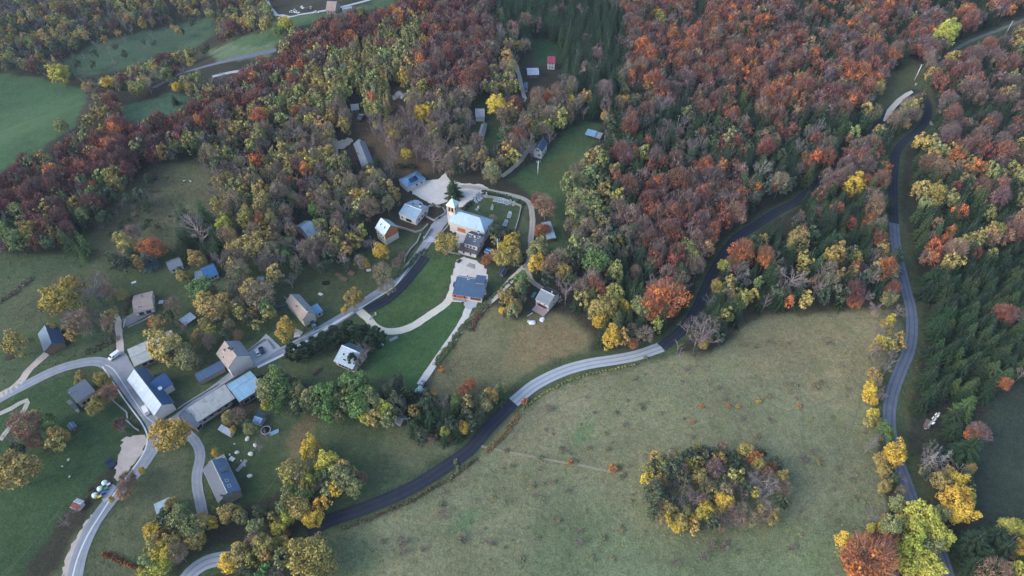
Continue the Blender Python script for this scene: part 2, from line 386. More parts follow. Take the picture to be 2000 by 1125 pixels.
def road_mat(name, base, track=None, var=0.12, patch=None):
    m, nt, b = mat(name); L = nt.links.new
    uv = N(nt, 'UVMap'); sx = N(nt, 'SeparateXYZ'); L(uv.outputs[0], sx.inputs[0]); g = N(nt, 'NewGeometry')
    n1 = N(nt, 'TexNoise', i_Scale=0.35, i_Detail=8.0, i_Roughness=0.7); L(g.outputs['Position'], n1.inputs['Vector'])
    n2 = N(nt, 'TexNoise', i_Scale=2.2, i_Detail=4.0); L(g.outputs['Position'], n2.inputs['Vector'])
    r = N(nt, 'MapRange'); r.inputs[1].default_value = .3; r.inputs[2].default_value = .7; r.inputs[3].default_value = 1 - var; r.inputs[4].default_value = 1 + var; L(n1.outputs['Fac'], r.inputs[0])
    col = N(nt, 'RGB'); col.outputs[0].default_value = (*lin(base), 1); cur = col.outputs[0]
    if track:
        # worn wheel tracks: two dark bands along the road
        a = N(nt, 'Math', operation='SUBTRACT'); L(sx.outputs[0], a.inputs[0]); a.inputs[1].default_value = 0.5
        a2 = N(nt, 'Math', operation='ABSOLUTE'); L(a.outputs[0], a2.inputs[0])
        a3 = N(nt, 'Math', operation='SUBTRACT'); L(a2.outputs[0], a3.inputs[0]); a3.inputs[1].default_value = track[1]
        a4 = N(nt, 'Math', operation='ABSOLUTE'); L(a3.outputs[0], a4.inputs[0])
        q = N(nt, 'MapRange'); q.interpolation_type = 'SMOOTHSTEP'; q.inputs[1].default_value = 0.015; q.inputs[2].default_value = 0.09; q.inputs[3].default_value = 0.9; q.inputs[4].default_value = 0.0; L(a4.outputs[0], q.inputs[0])
        nn = N(nt, 'Math', operation='MULTIPLY'); L(q.outputs[0], nn.inputs[0]); rr = N(nt, 'MapRange'); rr.inputs[1].default_value = .3; rr.inputs[2].default_value = .6; rr.inputs[3].default_value = .55; L(n2.outputs['Fac'], rr.inputs[0]); L(rr.outputs[0], nn.inputs[1])
        mx = N(nt, 'Mix', data_type='RGBA'); L(nn.outputs[0], mx.inputs['Factor']); L(cur, mx.inputs['A']); mx.inputs['B'].default_value = (*lin(track[0]), 1); cur = mx.outputs['Result']
    if patch:
        n3 = N(nt, 'TexNoise', i_Scale=0.55, i_Detail=5.0, i_Roughness=0.8); L(g.outputs['Position'], n3.inputs['Vector'])
        q = N(nt, 'MapRange'); q.inputs[1].default_value = .6; q.inputs[2].default_value = .68; q.inputs[4].default_value = .8; L(n3.outputs['Fac'], q.inputs[0])
        mx = N(nt, 'Mix', data_type='RGBA'); L(q.outputs[0], mx.inputs['Factor']); L(cur, mx.inputs['A']); mx.inputs['B'].default_value = (*lin(patch), 1); cur = mx.outputs['Result']
    v = N(nt, 'VectorMath', operation='SCALE'); L(cur, v.inputs[0]); L(r.outputs[0], v.inputs['Scale']); L(v.outputs[0], b.inputs['Base Color'])
    b.inputs['Roughness'].default_value = 0.85; b.inputs['Specular IOR Level'].default_value = 0.25
    return m
m_dark = road_mat('asphalt_dark', (44, 49, 60), var=.18, track=((56, 61, 71), .22))
m_light = road_mat('asphalt_pale', (164, 170, 176), track=((122, 128, 136), .2), var=.08)
m_old = road_mat('asphalt_old', (106, 114, 128), track=((78, 86, 100), .22), var=.18, patch=(88, 94, 106))
m_vil = road_mat('asphalt_village', (142, 148, 156), track=((126, 132, 142), .22), var=.14, patch=(128, 134, 144))
m_conc = road_mat('concrete_pale', (170, 176, 182), var=.08)
m_line = road_mat('edge_stone', (206, 210, 214), var=.06)
m_grav = road_mat('gravel', (204, 200, 194), var=.12, patch=(150, 140, 124))
m_gravp = road_mat('gravel_pink', (184, 172, 162), var=.14, patch=(136, 128, 112))
m_sand = road_mat('sand_drive', (206, 202, 184), var=.07)
m_track = road_mat('track_earth', (160, 156, 146), track=((186, 182, 174), .25), var=.15, patch=(96, 104, 74))
ribbon('road', WL['main_a'], 5.4, m_dark, .12); ribbon('road', WL['main_b'], 5.4, m_light, .124)
ribbon('road', WL['main_c'], 5.0, m_dark, .128); ribbon('road', WL['hairpin'], 4.6, m_dark, .132); ribbon('road', WL['right_a'], 5.0, m_old, .136)
ribbon('road', WL['village'], 5.0, m_vil, .12, edge_j=.3); ribbon('street', WL['street'], 4.6, m_vil, .14)
ribbon('lane', WL['lane'], 3.8, m_vil, .15, edge_j=.6); ribbon('road', WL['bottom'], 5.2, m_light, .12)
ribbon('path', WL['forest_track'], 2.8, road_mat('forest_track', (116, 116, 112), var=.2, patch=(92, 98, 76)), .1, edge_j=.9); ribbon('road', WL['valley_a'], 3.4, m_conc, .2); ribbon('road', WL['valley_b'], 5, m_old, .2); ribbon('road', WL['valley_c'], 3.2, m_conc, .2)
# kerb / edge strips
def sub(W, a, b): n = len(W); return W[int(a * n):max(int(b * n), int(a * n) + 3)]
def strip(name, pts, width, m, dz=.16, edge_j=0.0, nx=5, step=2.0):
    a = np.array(poly(pts)); gx, gy = ground_at(a[:, 0], a[:, 1]); W = smooth_line(np.stack([gx, gy], 1), step); ribbon(name, W, width, m, dz, nx=nx, edge_j=edge_j); return W
strip('kerb', "140,1135 152,1090 172,1045 195,1008 218,972 243,938 268,905 284,878 288,852 278,828 262,806 240,776 215,738 200,716", .55, m_line, .18)
strip('kerb', "700,604 740,580 772,558 790,534 808,512", .6, m_line, .19)
strip('kerb', "206,713 222,722 243,753 262,782 288,817 305,826 320,822", .35, m_line, .19)
strip('pavement', "503,718 560,690 600,666 640,640 690,610", 1.2, m_line, .2)
# second, dark lane below the street (lay-by)
strip('parking_lane', "716,606 752,588 782,562 806,535 832,502", 5.0, m_dark, .16)
strip('driveway', "700,606 718,622 735,640 762,648 800,640 840,615 872,592 884,570", 3.8, m_sand, .13, .5)
strip('driveway', "918,596 905,625 893,645 870,680 845,715 820,752", 3.2, m_grav, .14, .8)
strip('path', "1030,518 1005,540 975,572 945,600 918,625 895,650 872,680", 3.2, m_sand, .135, .7)
strip('path', "885,366 925,366 960,374 1000,382 1025,390 1036,402 1040,430 1037,470 1036,505 1028,520", 3.0, m_track, .13, .6)
strip('path', "1028,520 1036,545 1050,558 1062,565", 2.6, m_track, .14, .6)
strip('path', "222,612 230,630 233,660 236,694", 3.0, m_gravp, .13, .8)
strip('path', "0,772 30,756 60,720 82,700 92,690", 3.4, m_gravp, .12, 1.0)
strip('path', "652,280 656,300 655,340 657,380 662,420 672,450", 2.6, m_track, .13, .7)
strip('path', "1003,118 1012,140 1020,175 1024,190 1033,215 1037,250 1039,275 1020,310 1000,330 980,345", 2.6, m_track, .13, .5)
strip('path', "0,808 22,798 52,782 48,800 20,835 0,860", 2.2, m_track, .13, .5)
strip('path', "1800,225 1812,232 1820,245", 2.0, m_track, .13, .4)
m_trk = road_mat('sheep_track', (112, 118, 92), var=.2)
for q_ in ("1190,735 1290,760 1380,800 1480,810 1600,790 1700,740", "1010,1100 1060,1000 1110,930 1200,870 1330,820 1470,770 1600,700 1700,640", "1560,1000 1620,930 1660,840 1690,760", "700,1040 820,1060 960,1040 1100,1070 1240,1090", "1460,660 1520,700 1560,760 1570,860", "960,880 1010,850 1080,800 1150,770"): strip('path', q_, .38, m_trk, .06, .3)
def pad(name, pts, m, dz=.12, kind='structure', rag=0.0):
    """a flat-lying area: the outline filled with a fine grid draped on the ground"""
    P = poly(pts) if isinstance(pts, str) else pts
    a = np.array(P); gx, gy = ground_at(a[:, 0], a[:, 1]); W = list(zip(gx, gy))
    if rag:
        Q = []
        for i in range(len(W)):
            p, q = np.array(W[i]), np.array(W[(i + 1) % len(W)]); n = max(1, int(np.linalg.norm(q - p) / 1.2))
            for k in range(n): Q.append(tuple(p + (q - p) * k / n + rng.normal(0, rag, 2)))
        W = Q
    import bmesh
    bm = bmesh.new(); vs = [bm.verts.new((x, y, 0)) for x, y in W]; bm.faces.new(vs)
    bmesh.ops.triangulate(bm, faces=bm.faces[:])
    for _ in range(7):
        ed = [e for e in bm.edges if e.calc_length() > 4.0]
        if not ed: break
        bmesh.ops.subdivide_edges(bm, edges=ed, cuts=1, use_grid_fill=False); bmesh.ops.triangulate(bm, faces=[f for f in bm.faces if len(f.verts) > 3])
    for v in bm.verts: v.co.z = Tz(v.co.x, v.co.y) + dz
    bmesh.ops.recalc_face_normals(bm, faces=bm.faces[:])
    me = bpy.data.meshes.new(name); bm.to_mesh(me); bm.free()
    if len(me.polygons) and sum(p.normal.z for p in me.polygons) < 0: me.flip_normals()
    me.materials.append(m); o = link(name, me); tag(o, kind=kind); return o
pad('plaza', "800,368 826,352 842,352 858,350 870,336 876,350 900,358 940,360 962,372 940,378 918,392 908,404 892,404 886,392 872,394 850,402 830,392 806,378", m_grav, .11, rag=.25)
pad('pavement', "874,404 884,412 862,452 846,470 834,464 842,440", m_vil, .17)
pad('pavement', "826,462 842,462 856,470 848,474 828,472", m_conc, .21)
pad('yard', "892,508 905,502 930,510 950,525 954,545 948,575 900,590 872,590 878,560 885,530", m_grav, .12, rag=.3)
pad('yard', "909,582 935,582 930,600 915,606 905,596", m_conc, .175, rag=.1)
pad('gravel_shoulder', "238,858 262,850 284,850 288,866 280,882 262,905 240,935 228,940 225,925 232,890", m_gravp, .105, rag=.4)
pad('gravel_shoulder', "188,1002 176,1030 158,1062 145,1092 138,1125 120,1130 128,1095 142,1060 160,1030 180,1005", m_gravp, .105, rag=.3)
pad('pavement', "194,968 206,948 222,946 228,952 210,978 204,982", m_conc, .2)
pad('yard', "232,695 246,690 262,720 258,735 250,742 234,730 228,712 218,704", m_vil, .16, rag=.1)
pad('yard', "640,278 652,268 662,276 680,268 690,276 672,290 660,292 648,300", m_gravp, .11, rag=.4)
pad('parking_lot', "484,690 520,652 550,680 500,712 486,706", m_conc, .165)
pad('terrace', "240,625 262,612 300,602 304,610 262,632 243,640", M('terrace_slab', (132, 130, 134), .8), .5)
pad('terrace', "570,640 592,648 586,660 574,656", m_gravp, .15, rag=.1)
pad('yard', "340,815 356,800 366,792 372,800 350,822 330,835", m_vil, .175)
pad('gravel_shoulder', "1724,236 1732,215 1750,195 1768,182 1780,177 1784,181 1768,192 1750,210 1736,228 1728,238", m_sand, .19)
pad('yard', "892,448 905,452 918,462 904,476 896,486 890,478", m_conc, .14)
# ------------------------------------------------------------------ tree shapes (unit crown radius, unit height)
def tree_mats():
    out = {}
    for kind, src in (('one', 'obj'), ('mass', 'attr')):
        for part in ('leaf', 'twig', 'bark'):
            m, nt, b = mat(f'{part}_{kind}'); L = nt.links.new
            if src == 'obj': c = N(nt, 'ObjectInfo').outputs['Color']
            else: c = N(nt, 'Attribute', attribute_name='col').outputs['Color']
            if part == 'bark':
                mx = N(nt, 'Mix', data_type='RGBA'); mx.inputs['Factor'].default_value = .85; L(c, mx.inputs['A']); mx.inputs['B'].default_value = (*lin((112, 106, 100)), 1); c = mx.outputs['Result']
            if part == 'twig':
                mx = N(nt, 'Mix', data_type='RGBA'); mx.inputs['Factor'].default_value = .62; L(c, mx.inputs['A']); mx.inputs['B'].default_value = (*lin((120, 110, 108)), 1); c = mx.outputs['Result']
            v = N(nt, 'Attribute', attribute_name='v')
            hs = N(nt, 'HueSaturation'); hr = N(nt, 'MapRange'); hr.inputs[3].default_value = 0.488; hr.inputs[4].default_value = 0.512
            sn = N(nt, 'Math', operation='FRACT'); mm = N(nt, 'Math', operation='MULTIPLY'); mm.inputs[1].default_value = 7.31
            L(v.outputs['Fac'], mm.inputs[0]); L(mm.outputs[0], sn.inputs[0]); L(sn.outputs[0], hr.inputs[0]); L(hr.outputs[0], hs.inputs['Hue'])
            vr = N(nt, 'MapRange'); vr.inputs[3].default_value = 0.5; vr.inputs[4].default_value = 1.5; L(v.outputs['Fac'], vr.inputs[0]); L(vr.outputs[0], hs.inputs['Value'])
            L(c, hs.inputs['Color']); L(hs.outputs[0], b.inputs['Base Color'])
            b.inputs['Roughness'].default_value = .75; b.inputs['Specular IOR Level'].default_value = .12
            out[part, kind] = m
    return out
TM = tree_mats()
def rdir(n, r):
    v = r.normal(size=(n, 3)); return v / np.linalg.norm(v, axis=1)[:, None]
def quads(Cn, nrm, size, r, asp=1.0):
    n = len(Cn); a = np.cross(nrm, rdir(n, r)); a /= np.linalg.norm(a, axis=1)[:, None] + 1e-9; b = np.cross(nrm, a)
    s = size[:, None] * .5; k = asp
    j = lambda: 1 + r.uniform(-.3, .3, (n, 1))
    V = np.stack([Cn - a * s * j() - b * s * k * j(), Cn + a * s * j() - b * s * k * j(), Cn + a * s * j() + b * s * k * j(), Cn - a * s * j() + b * s * k * j()], 1)
    return V.reshape(-1, 3)
def spikes(base, tip, wd, r):
    d = tip - base; a = np.cross(d, rdir(len(d), r)); a /= np.linalg.norm(a, axis=1)[:, None] + 1e-9; a = a * wd[:, None] * .5
    # four-cornered slim blade (quad) so that every face has four corners
    return np.stack([base - a, base + a, tip + a * .25, tip - a * .25], 1).reshape(-1, 3)
def limb_quads(p0, p1, r0, r1, n=4):
    d = p1 - p0; d = d / (np.linalg.norm(d) + 1e-9); a = np.cross(d, [.31, .87, .2]); a /= np.linalg.norm(a) + 1e-9; b = np.cross(d, a)
    V = []
    for k in range(n):
        t0, t1 = 2 * math.pi * k / n, 2 * math.pi * (k + 1) / n
        e0, e1 = a * math.cos(t0) + b * math.sin(t0), a * math.cos(t1) + b * math.sin(t1)
        V += [p0 + e0 * r0, p0 + e1 * r0, p1 + e1 * r1, p1 + e0 * r1]
    return np.array(V)
def bent(p0, p1, r0, r1, r, k=3, wob=.12, n=4):
    P = [p0 + (p1 - p0) * t + (r.normal(size=3) * wob * np.linalg.norm(p1 - p0) * (0 if t in (0, 1) else .5)) for t in np.linspace(0, 1, k + 1)]
    R = np.linspace(r0, r1, k + 1); return np.vstack([limb_quads(P[i], P[i + 1], R[i], R[i + 1], n) for i in range(k)]), P
class TB:
    def __init__(s): s.V = []; s.mi = []; s.v = []
    def add(s, V, mi, v):
        n = len(V) // 4; s.V.append(V); s.mi.append(np.full(n, mi)); s.v.append(np.broadcast_to(np.asarray(v, float), (n,)).copy())
    def out(s):
        return np.vstack(s.V), np.concatenate(s.mi), np.concatenate(s.v)
def crown_broad(seed, R=5.0, h=13.0, nc=46, nl=17, leaf=.62, bare=0.0, tall=1.0, twigs=0, lod=1.0):
    """foliage gathered in clumps over a lobed crown; bare > 0: upper clumps carry twigs instead of leaves"""
    r = np.random.default_rng(seed); t = TB(); zc = h * .58; rz = h * .40 * tall
    ph = r.uniform(0, 6.28, 6)
    dirs = rdir(int(nc * 1.6), r); dirs = dirs[dirs[:, 2] > -.62][:nc]
    for d in dirs:
        az = math.atan2(d[1], d[0]); lob = 1 + .17 * math.sin(2 * az + ph[0]) + .12 * math.sin(3 * az + ph[1] + d[2] * 2) + .08 * math.sin(5 * az + ph[2])
        rad = r.uniform(.62, .98) * lob; c = np.array([d[0] * R * rad * .84, d[1] * R * rad * .84, zc + d[2] * rz * rad * .92])
        cr = R * r.uniform(.20, .33); n = int(nl * r.uniform(.7, 1.3)); cv = r.uniform(.32, .68)
        isb = r.random() < bare * (0.45 + .75 * max(0, d[2]))
        if isb:
            q = rdir(n, r); q[:, 2] = np.abs(q[:, 2]) * .8 + .25; q = q * .6 + d * .6; q /= np.linalg.norm(q, axis=1)[:, None]
            b0 = c + rdir(n, r) * cr * .35; t.add(spikes(b0, b0 + q * cr * r.uniform(.9, 1.7, (n, 1)), np.full(n, leaf * .26), r), 1, np.clip(cv + r.normal(0, .15, n), 0, 1))
            m = max(2, int(n * .25)); q = rdir(m, r); t.add(quads(c + q * cr * .8, q, leaf * r.uniform(.5, .8, m), r), 0, np.clip(cv + r.normal(0, .12, m), 0, 1))
        else:
            q = rdir(n, r); q[:, 2] = q[:, 2] * .8 + .25; q = q + d * .45; q /= np.linalg.norm(q, axis=1)[:, None]
            p = c + q * cr * r.uniform(.55, 1.05, (n, 1)); nn = q * .7 + rdir(n, r) * .6; nn /= np.linalg.norm(nn, axis=1)[:, None]
            t.add(quads(p, nn, leaf * r.uniform(.65, 1.3, n), r), 0, np.clip(cv + r.normal(0, .13, n), 0, 1))
    if twigs:
        q = rdir(twigs, r); q[:, 2] = np.abs(q[:, 2]) * .9 + .1; e = np.array([R, R, rz])
        b0 = q * e * r.uniform(.55, .8, (twigs, 1)); b1 = q * e * r.uniform(.98, 1.12, (twigs, 1)); b1[:, 2] += .5
        o = np.array([0, 0, zc]); t.add(spikes(b0 + o, b1 + o, np.full(twigs, .13), r), 1, r.uniform(.2, .9, twigs))
    return t
def trunk_broad(seed, R=5.0, h=13.0, n=6, thick=.3):
    r = np.random.default_rng(seed + 500); t = TB(); top = np.array([r.normal(0, .4), r.normal(0, .4), h * .72])
    V, P = bent(np.array([0, 0, -.6]), top, thick, thick * .35, r, 4, .05, 6); t.add(V, 2, .5)
    for k in range(n):
        a = 6.28 * k / n + r.uniform(-.4, .4); p0 = P[1] * .4 + P[2] * .6 if k % 2 else P[2] * .5 + P[3] * .5
        p1 = np.array([math.cos(a) * R * .62, math.sin(a) * R * .62, h * r.uniform(.55, .8)]); V, _ = bent(p0, p1, thick * .4, thick * .12, r, 2); t.add(V, 2, .5)
    return t
def crown_bare(seed, R=4.5, h=12.0, n1=9, n2=6, tw=9, wid=.09):
    r = np.random.default_rng(seed); t = TB()
    V, P = bent(np.array([0, 0, h * .25]), np.array([0, 0, h * .9]), .2, .05, r, 4, .06, 4); t.add(V, 1, .9)
    for k in range(n1):
        s = r.uniform(.28, .75); p0 = np.array([0, 0, h * s]); a = r.uniform(0, 6.28); el = r.uniform(.5, 1.1)
        ln = R * r.uniform(.8, 1.15) * (1.15 - .5 * s); p1 = p0 + np.array([math.cos(a) * math.cos(el), math.sin(a) * math.cos(el), math.sin(el)]) * ln * 1.25
        V, Q = bent(p0, p1, .12, .04, r, 3, .12, 3); t.add(V, 1, r.uniform(.6, 1))
        for j in range(n2):
            f = r.uniform(.35, 1); i = min(2, int(f * 3)); q0 = Q[i] + (Q[i + 1] - Q[i]) * (f * 3 - i); d = rdir(1, r)[0] * .8 + (p1 - p0) / np.linalg.norm(p1 - p0); d[2] = abs(d[2]) + .2
            q1 = q0 + d / np.linalg.norm(d) * ln * r.uniform(.3, .5); t.add(spikes(q0[None], q1[None], np.array([wid * 1.5]), r), 1, r.uniform(.5, .9))
            b = q0 + (q1 - q0) * r.uniform(.3, 1, (tw, 1)); dd = rdir(tw, r) + d / np.linalg.norm(d) * .9; dd[:, 2] += .3; dd /= np.linalg.norm(dd, axis=1)[:, None]
            t.add(spikes(b, b + dd * R * r.uniform(.16, .34, (tw, 1)), np.full(tw, wid), r), 1, r.uniform(.15, .7, tw))
    return t
def crown_spruce(seed, R=3.2, h=19.0, wh=15, nb=9, fr=3, base=.08, dead=0):
    r = np.random.default_rng(seed); t = TB(); n0 = 0
    for k in range(wh):
        s = base + (1 - base) * (k + r.uniform(-.25, .25)) / wh; z = h * s; ln0 = R * (1 - s) ** .66 * 1.1 + .12; m = max(4, int(nb * (1 - s * .45))); a0 = r.uniform(0, 6.28)
        for j in range(m):
            a = a0 + 6.28 * j / m + r.uniform(-.2, .2); ln = ln0 * r.uniform(.72, 1.12); e = np.array([math.cos(a), math.sin(a), 0]); sd_ = np.array([-e[1], e[0], 0])
            up = r.uniform(-.05, .22); dr = -.42 + .3 * s
            p = [np.array([0, 0, z]) + e * ln * f + np.array([0, 0, ln * (up * f + dr * f * f)]) for f in (0.05, .5, 1.0)]
            wv = ln * .14 * r.uniform(.8, 1.2); cv = r.uniform(.25, .75)
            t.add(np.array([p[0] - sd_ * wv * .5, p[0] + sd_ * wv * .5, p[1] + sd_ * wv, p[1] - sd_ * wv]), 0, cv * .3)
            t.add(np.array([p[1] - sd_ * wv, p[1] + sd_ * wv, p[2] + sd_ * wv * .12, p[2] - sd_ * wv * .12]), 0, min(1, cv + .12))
            for q in range(fr):
                f = .25 + .7 * (q + .5) / fr; c = p[0] + (p[2] - p[0]) * f + np.array([0, 0, .06 * ln * math.sin(3.1 * f)])
                for sg in (-1, 1):
                    l2 = ln * .34 * (1.15 - f * .8) * r.uniform(.8, 1.25); d = (e * .75 + sd_ * sg) / 1.25; tip = c + d * l2 + np.array([0, 0, -.22 * l2]); ww = e * l2 * .34
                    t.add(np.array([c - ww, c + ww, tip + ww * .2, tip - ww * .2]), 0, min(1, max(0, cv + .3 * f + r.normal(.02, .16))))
    q = np.array([0, 0, h * .93]); t.add(spikes(q[None], np.array([[0, 0, h]]), np.array([.35]), r), 0, .8)
    return t
def trunk_spruce(h=19.0):
    t = TB(); t.add(limb_quads(np.array([0, 0, -.6]), np.array([0, 0, h * .97]), .26, .04, 6), 2, .6); return t
def crown_snag(seed, R=2.6, h=15.0):
    r = np.random.default_rng(seed); t = TB(); t.add(limb_quads(np.array([0, 0, -.3]), np.array([0, 0, h]), .2, .03, 4), 1, .9)
    for k in range(70):
        s = r.uniform(.25, .97); a = r.uniform(0, 6.28); ln = R * (1 - s) ** .7 * r.uniform(.6, 1.1) + .2; p = np.array([0, 0, h * s]); e = np.array([math.cos(a), math.sin(a), .05 - .2 * r.random()])
        t.add(spikes(p[None], (p + e * ln)[None], np.array([.13]), r), 1, r.uniform(.5, 1))
        b = p + e * ln * r.uniform(.3, 1, (5, 1)); d = rdir(5, r) + e; t.add(spikes(b, b + d / np.linalg.norm(d, axis=1)[:, None] * ln * .3, np.full(5, .07), r), 1, r.uniform(.4, .9, 5))
    return t
def crown_pine(seed, R=3.6, h=9.5, nc=50, nl=34):
    r = np.random.default_rng(seed); t = TB()
    for k in range(nc):
        d = rdir(1, r)[0]; s = .5 + .5 * d[2]; w_ = math.sin(min(1, (1 - s) * 1.25) * 1.35) ** .8 + .12; a = math.atan2(d[1], d[0])
        c = np.array([math.cos(a) * R * w_ * .8, math.sin(a) * R * w_ * .8, h * (.14 + .84 * s)]) * np.array([r.uniform(.7, 1.05)] * 2 + [1]); cv = r.uniform(.2, .8)
        q = rdir(nl, r); q[:, 2] = np.abs(q[:, 2]) * .8; q += np.array([d[0], d[1], .2]) * .5; q /= np.linalg.norm(q, axis=1)[:, None]
        t.add(spikes(np.repeat(c[None], nl, 0), c + q * R * .27 * r.uniform(.7, 1.2, (nl, 1)), np.full(nl, .55), r), 0, np.clip(cv + r.normal(0, .15, nl), 0, 1))
    return t
def crown_bush(seed, R=1.6, h=2.4, nc=16, nl=14):
    return crown_broad(seed, R=R, h=h, nc=nc, nl=nl, leaf=.34, tall=1.0)
# kind -> (list of (crown, trunk) builders, R, h)
NV = 5
LIB = {}
def reg(kind, crowns, trunks, R, h): LIB[kind] = (crowns, trunks, R, h)
reg('broad', [crown_broad(10 + i, nc=78, nl=34, leaf=.44, tall=(.95, 1.08, 1.0, .9, 1.15)[i], twigs=20) for i in range(NV)], [trunk_broad(10 + i) for i in range(NV)], 5, 13)
reg('beech', [crown_broad(30 + i, nc=84, nl=30, leaf=.34, bare=(.25, .45, .65, .8, .35)[i], twigs=300, tall=(1.0, 1.1, 1, .95, 1.05)[i]) for i in range(NV)], [trunk_broad(30 + i) for i in range(NV)], 5, 13)
reg('sparse', [crown_broad(50 + i, nc=56, nl=22, leaf=.34, bare=(.3, .5, .7, .5, .4)[i], twigs=220) for i in range(NV)], [trunk_broad(50 + i, thick=.25) for i in range(NV)], 5, 13)
reg('bare', [crown_bare(70 + i) for i in range(NV)], [trunk_broad(70 + i, R=4.5, h=12, n=4, thick=.24) for i in range(NV)], 4.5, 12)
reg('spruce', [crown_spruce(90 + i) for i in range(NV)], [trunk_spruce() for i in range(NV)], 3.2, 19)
reg('snag', [crown_snag(110 + i) for i in range(2)], [trunk_spruce(15) for i in range(2)], 2.6, 15)
reg('pine', [crown_pine(120 + i) for i in range(3)], [trunk_spruce(9) for i in range(3)], 3.6, 9.5)
reg('bush', [crown_bush(130 + i) for i in range(3)], [trunk_broad(130 + i, R=1.6, h=2.4, n=4, thick=.1) for i in range(3)], 1.6, 2.4)
reg('barebush', [crown_broad(140 + i, R=1.6, h=2.4, nc=14, nl=14, leaf=.3, bare=1.4, twigs=60) for i in range(2)], [trunk_broad(140 + i, R=1.6, h=2.4, n=4, thick=.1) for i in range(2)], 1.6, 2.4)
# lighter versions for the far mass
LOW = {'broad': [crown_broad(210 + i, nc=34, nl=16, leaf=.72) for i in range(3)], 'beech': [crown_broad(220 + i, nc=38, nl=15, leaf=.6, bare=(.3, .6, .5)[i], twigs=110) for i in range(3)],
       'sparse': [crown_broad(230 + i, nc=28, nl=12, leaf=.6, bare=(.3, .6, .5)[i], twigs=90) for i in range(3)], 'bare': [crown_bare(240 + i, n1=7, n2=4, tw=6, wid=.15) for i in range(3)],
       'spruce': [crown_spruce(250 + i, wh=12, nb=7, fr=2) for i in range(3)], 'bush': [crown_broad(260 + i, R=1.6, h=2.4, nc=9, nl=8, leaf=.55) for i in range(3)]}
_me = {}
def tree_mesh(kind, i, what):
    """meshes scaled so that radius = 1 and height = 1"""
    k = (kind, i, what)
    if k not in _me:
        cr, tr, R, h = LIB[kind]; t = TB()
        if what in ('crown', 'both'): t.V += cr[i].V; t.mi += cr[i].mi; t.v += cr[i].v
        if what in ('trunk', 'both'): t.V += tr[i].V; t.mi += tr[i].mi; t.v += tr[i].v
        V, mi, v = t.out(); V = V / np.array([R, R, h])
        _me[k] = npmesh(f'{kind}_{what}', V, np.arange(len(V)).reshape(-1, 4), [TM['leaf', 'one'], TM['twig', 'one'], TM['bark', 'one']], mi, fattr=v)
    return _me[k]

# palette: code -> (shape, object name, photo colour, colour words, radius m, height m)
PAL = {
 'sp': ('spruce', 'spruce_tree', (46, 66, 40), 'dark green', 3.5, 16.5), 'sl': ('spruce', 'spruce_tree', (68, 88, 48), 'olive green', 3.4, 15), 'la': ('spruce', 'larch_tree', (172, 156, 84), 'golden', 2.5, 15), 'sb': ('spruce', 'spruce_tree', (84, 112, 108), 'blue-green', 3.2, 11),
 'bp': ('beech', 'beech_tree', (124, 100, 94), 'mauve-brown half-bare', 4.3, 14.5), 'br': ('beech', 'beech_tree', (146, 86, 66), 'russet', 4.3, 14.5), 'bo': ('beech', 'beech_tree', (196, 112, 54), 'bright orange', 4.3, 15),
 'bd': ('beech', 'beech_tree', (112, 64, 58), 'dark wine-red', 4.4, 14.5), 'bt': ('beech', 'beech_tree', (156, 118, 88), 'tawny', 4.1, 14),
 'yg': ('broad', 'broadleaf_tree', (136, 138, 84), 'yellow-green', 4.0, 14), 'ye': ('broad', 'broadleaf_tree', (206, 172, 54), 'bright yellow', 3.6, 12), 'yl': ('broad', 'broadleaf_tree', (182, 178, 66), 'lime-yellow', 4.2, 14),
 'gg': ('broad', 'broadleaf_tree', (170, 146, 58), 'old-gold', 4.2, 13), 'go': ('broad', 'broadleaf_tree', (160, 142, 74), 'golden-olive', 4.0, 13), 'gr': ('broad', 'broadleaf_tree', (96, 126, 66), 'fresh green', 4.0, 13), 'gd': ('broad', 'broadleaf_tree', (82, 94, 70), 'dull green', 3.6, 12),
 'gs': ('sparse', 'thinning_tree', (140, 132, 96), 'thin olive', 3.8, 14), 'lb': ('sparse', 'thinning_tree', (140, 118, 96), 'thin brown', 3.8, 14),
 'lg': ('bare', 'bare_tree', (150, 142, 140), 'grey leafless', 3.6, 13), 'lp': ('bare', 'bare_tree', (142, 122, 126), 'purplish leafless', 3.6, 13), 'sn': ('snag', 'dead_tree', (176, 178, 176), 'pale dead', 2.8, 14),
 'pi': ('pine', 'pine_tree', (64, 88, 60), 'dark green', 3.6, 10), 'sg': ('bush', 'shrub', (92, 104, 62), 'green', 1.7, 2.4), 'so': ('bush', 'shrub', (176, 112, 54), 'orange', 1.7, 2.4), 'sy': ('bush', 'shrub', (188, 156, 62), 'yellow', 1.8, 2.6),
 'sr': ('barebush', 'shrub', (136, 112, 108), 'purplish bare', 1.6, 2.0), 'st': ('bush', 'shrub', (136, 122, 78), 'straw-brown', 1.5, 1.8), 'sd': ('bush', 'shrub', (62, 78, 54), 'dark green', 1.7, 2.2),
}
LEAFK = 1.14       # foliage albedo relative to the colour a flat surface would need
TREES = []        # (code, x, y, R, h, colour, explicit, label, px, py)
def jit(c, a=.10):
    g_ = .3 * c[0] + .55 * c[1] + .15 * c[2]; c = [v * .82 + g_ * .18 for v in c]
    k = 1 + random.uniform(-a, a); k *= 1.0
    return [max(0, min(255, v * k * (1 + random.uniform(-a * .5, a * .5)))) for v in c]
CATCOL = {}
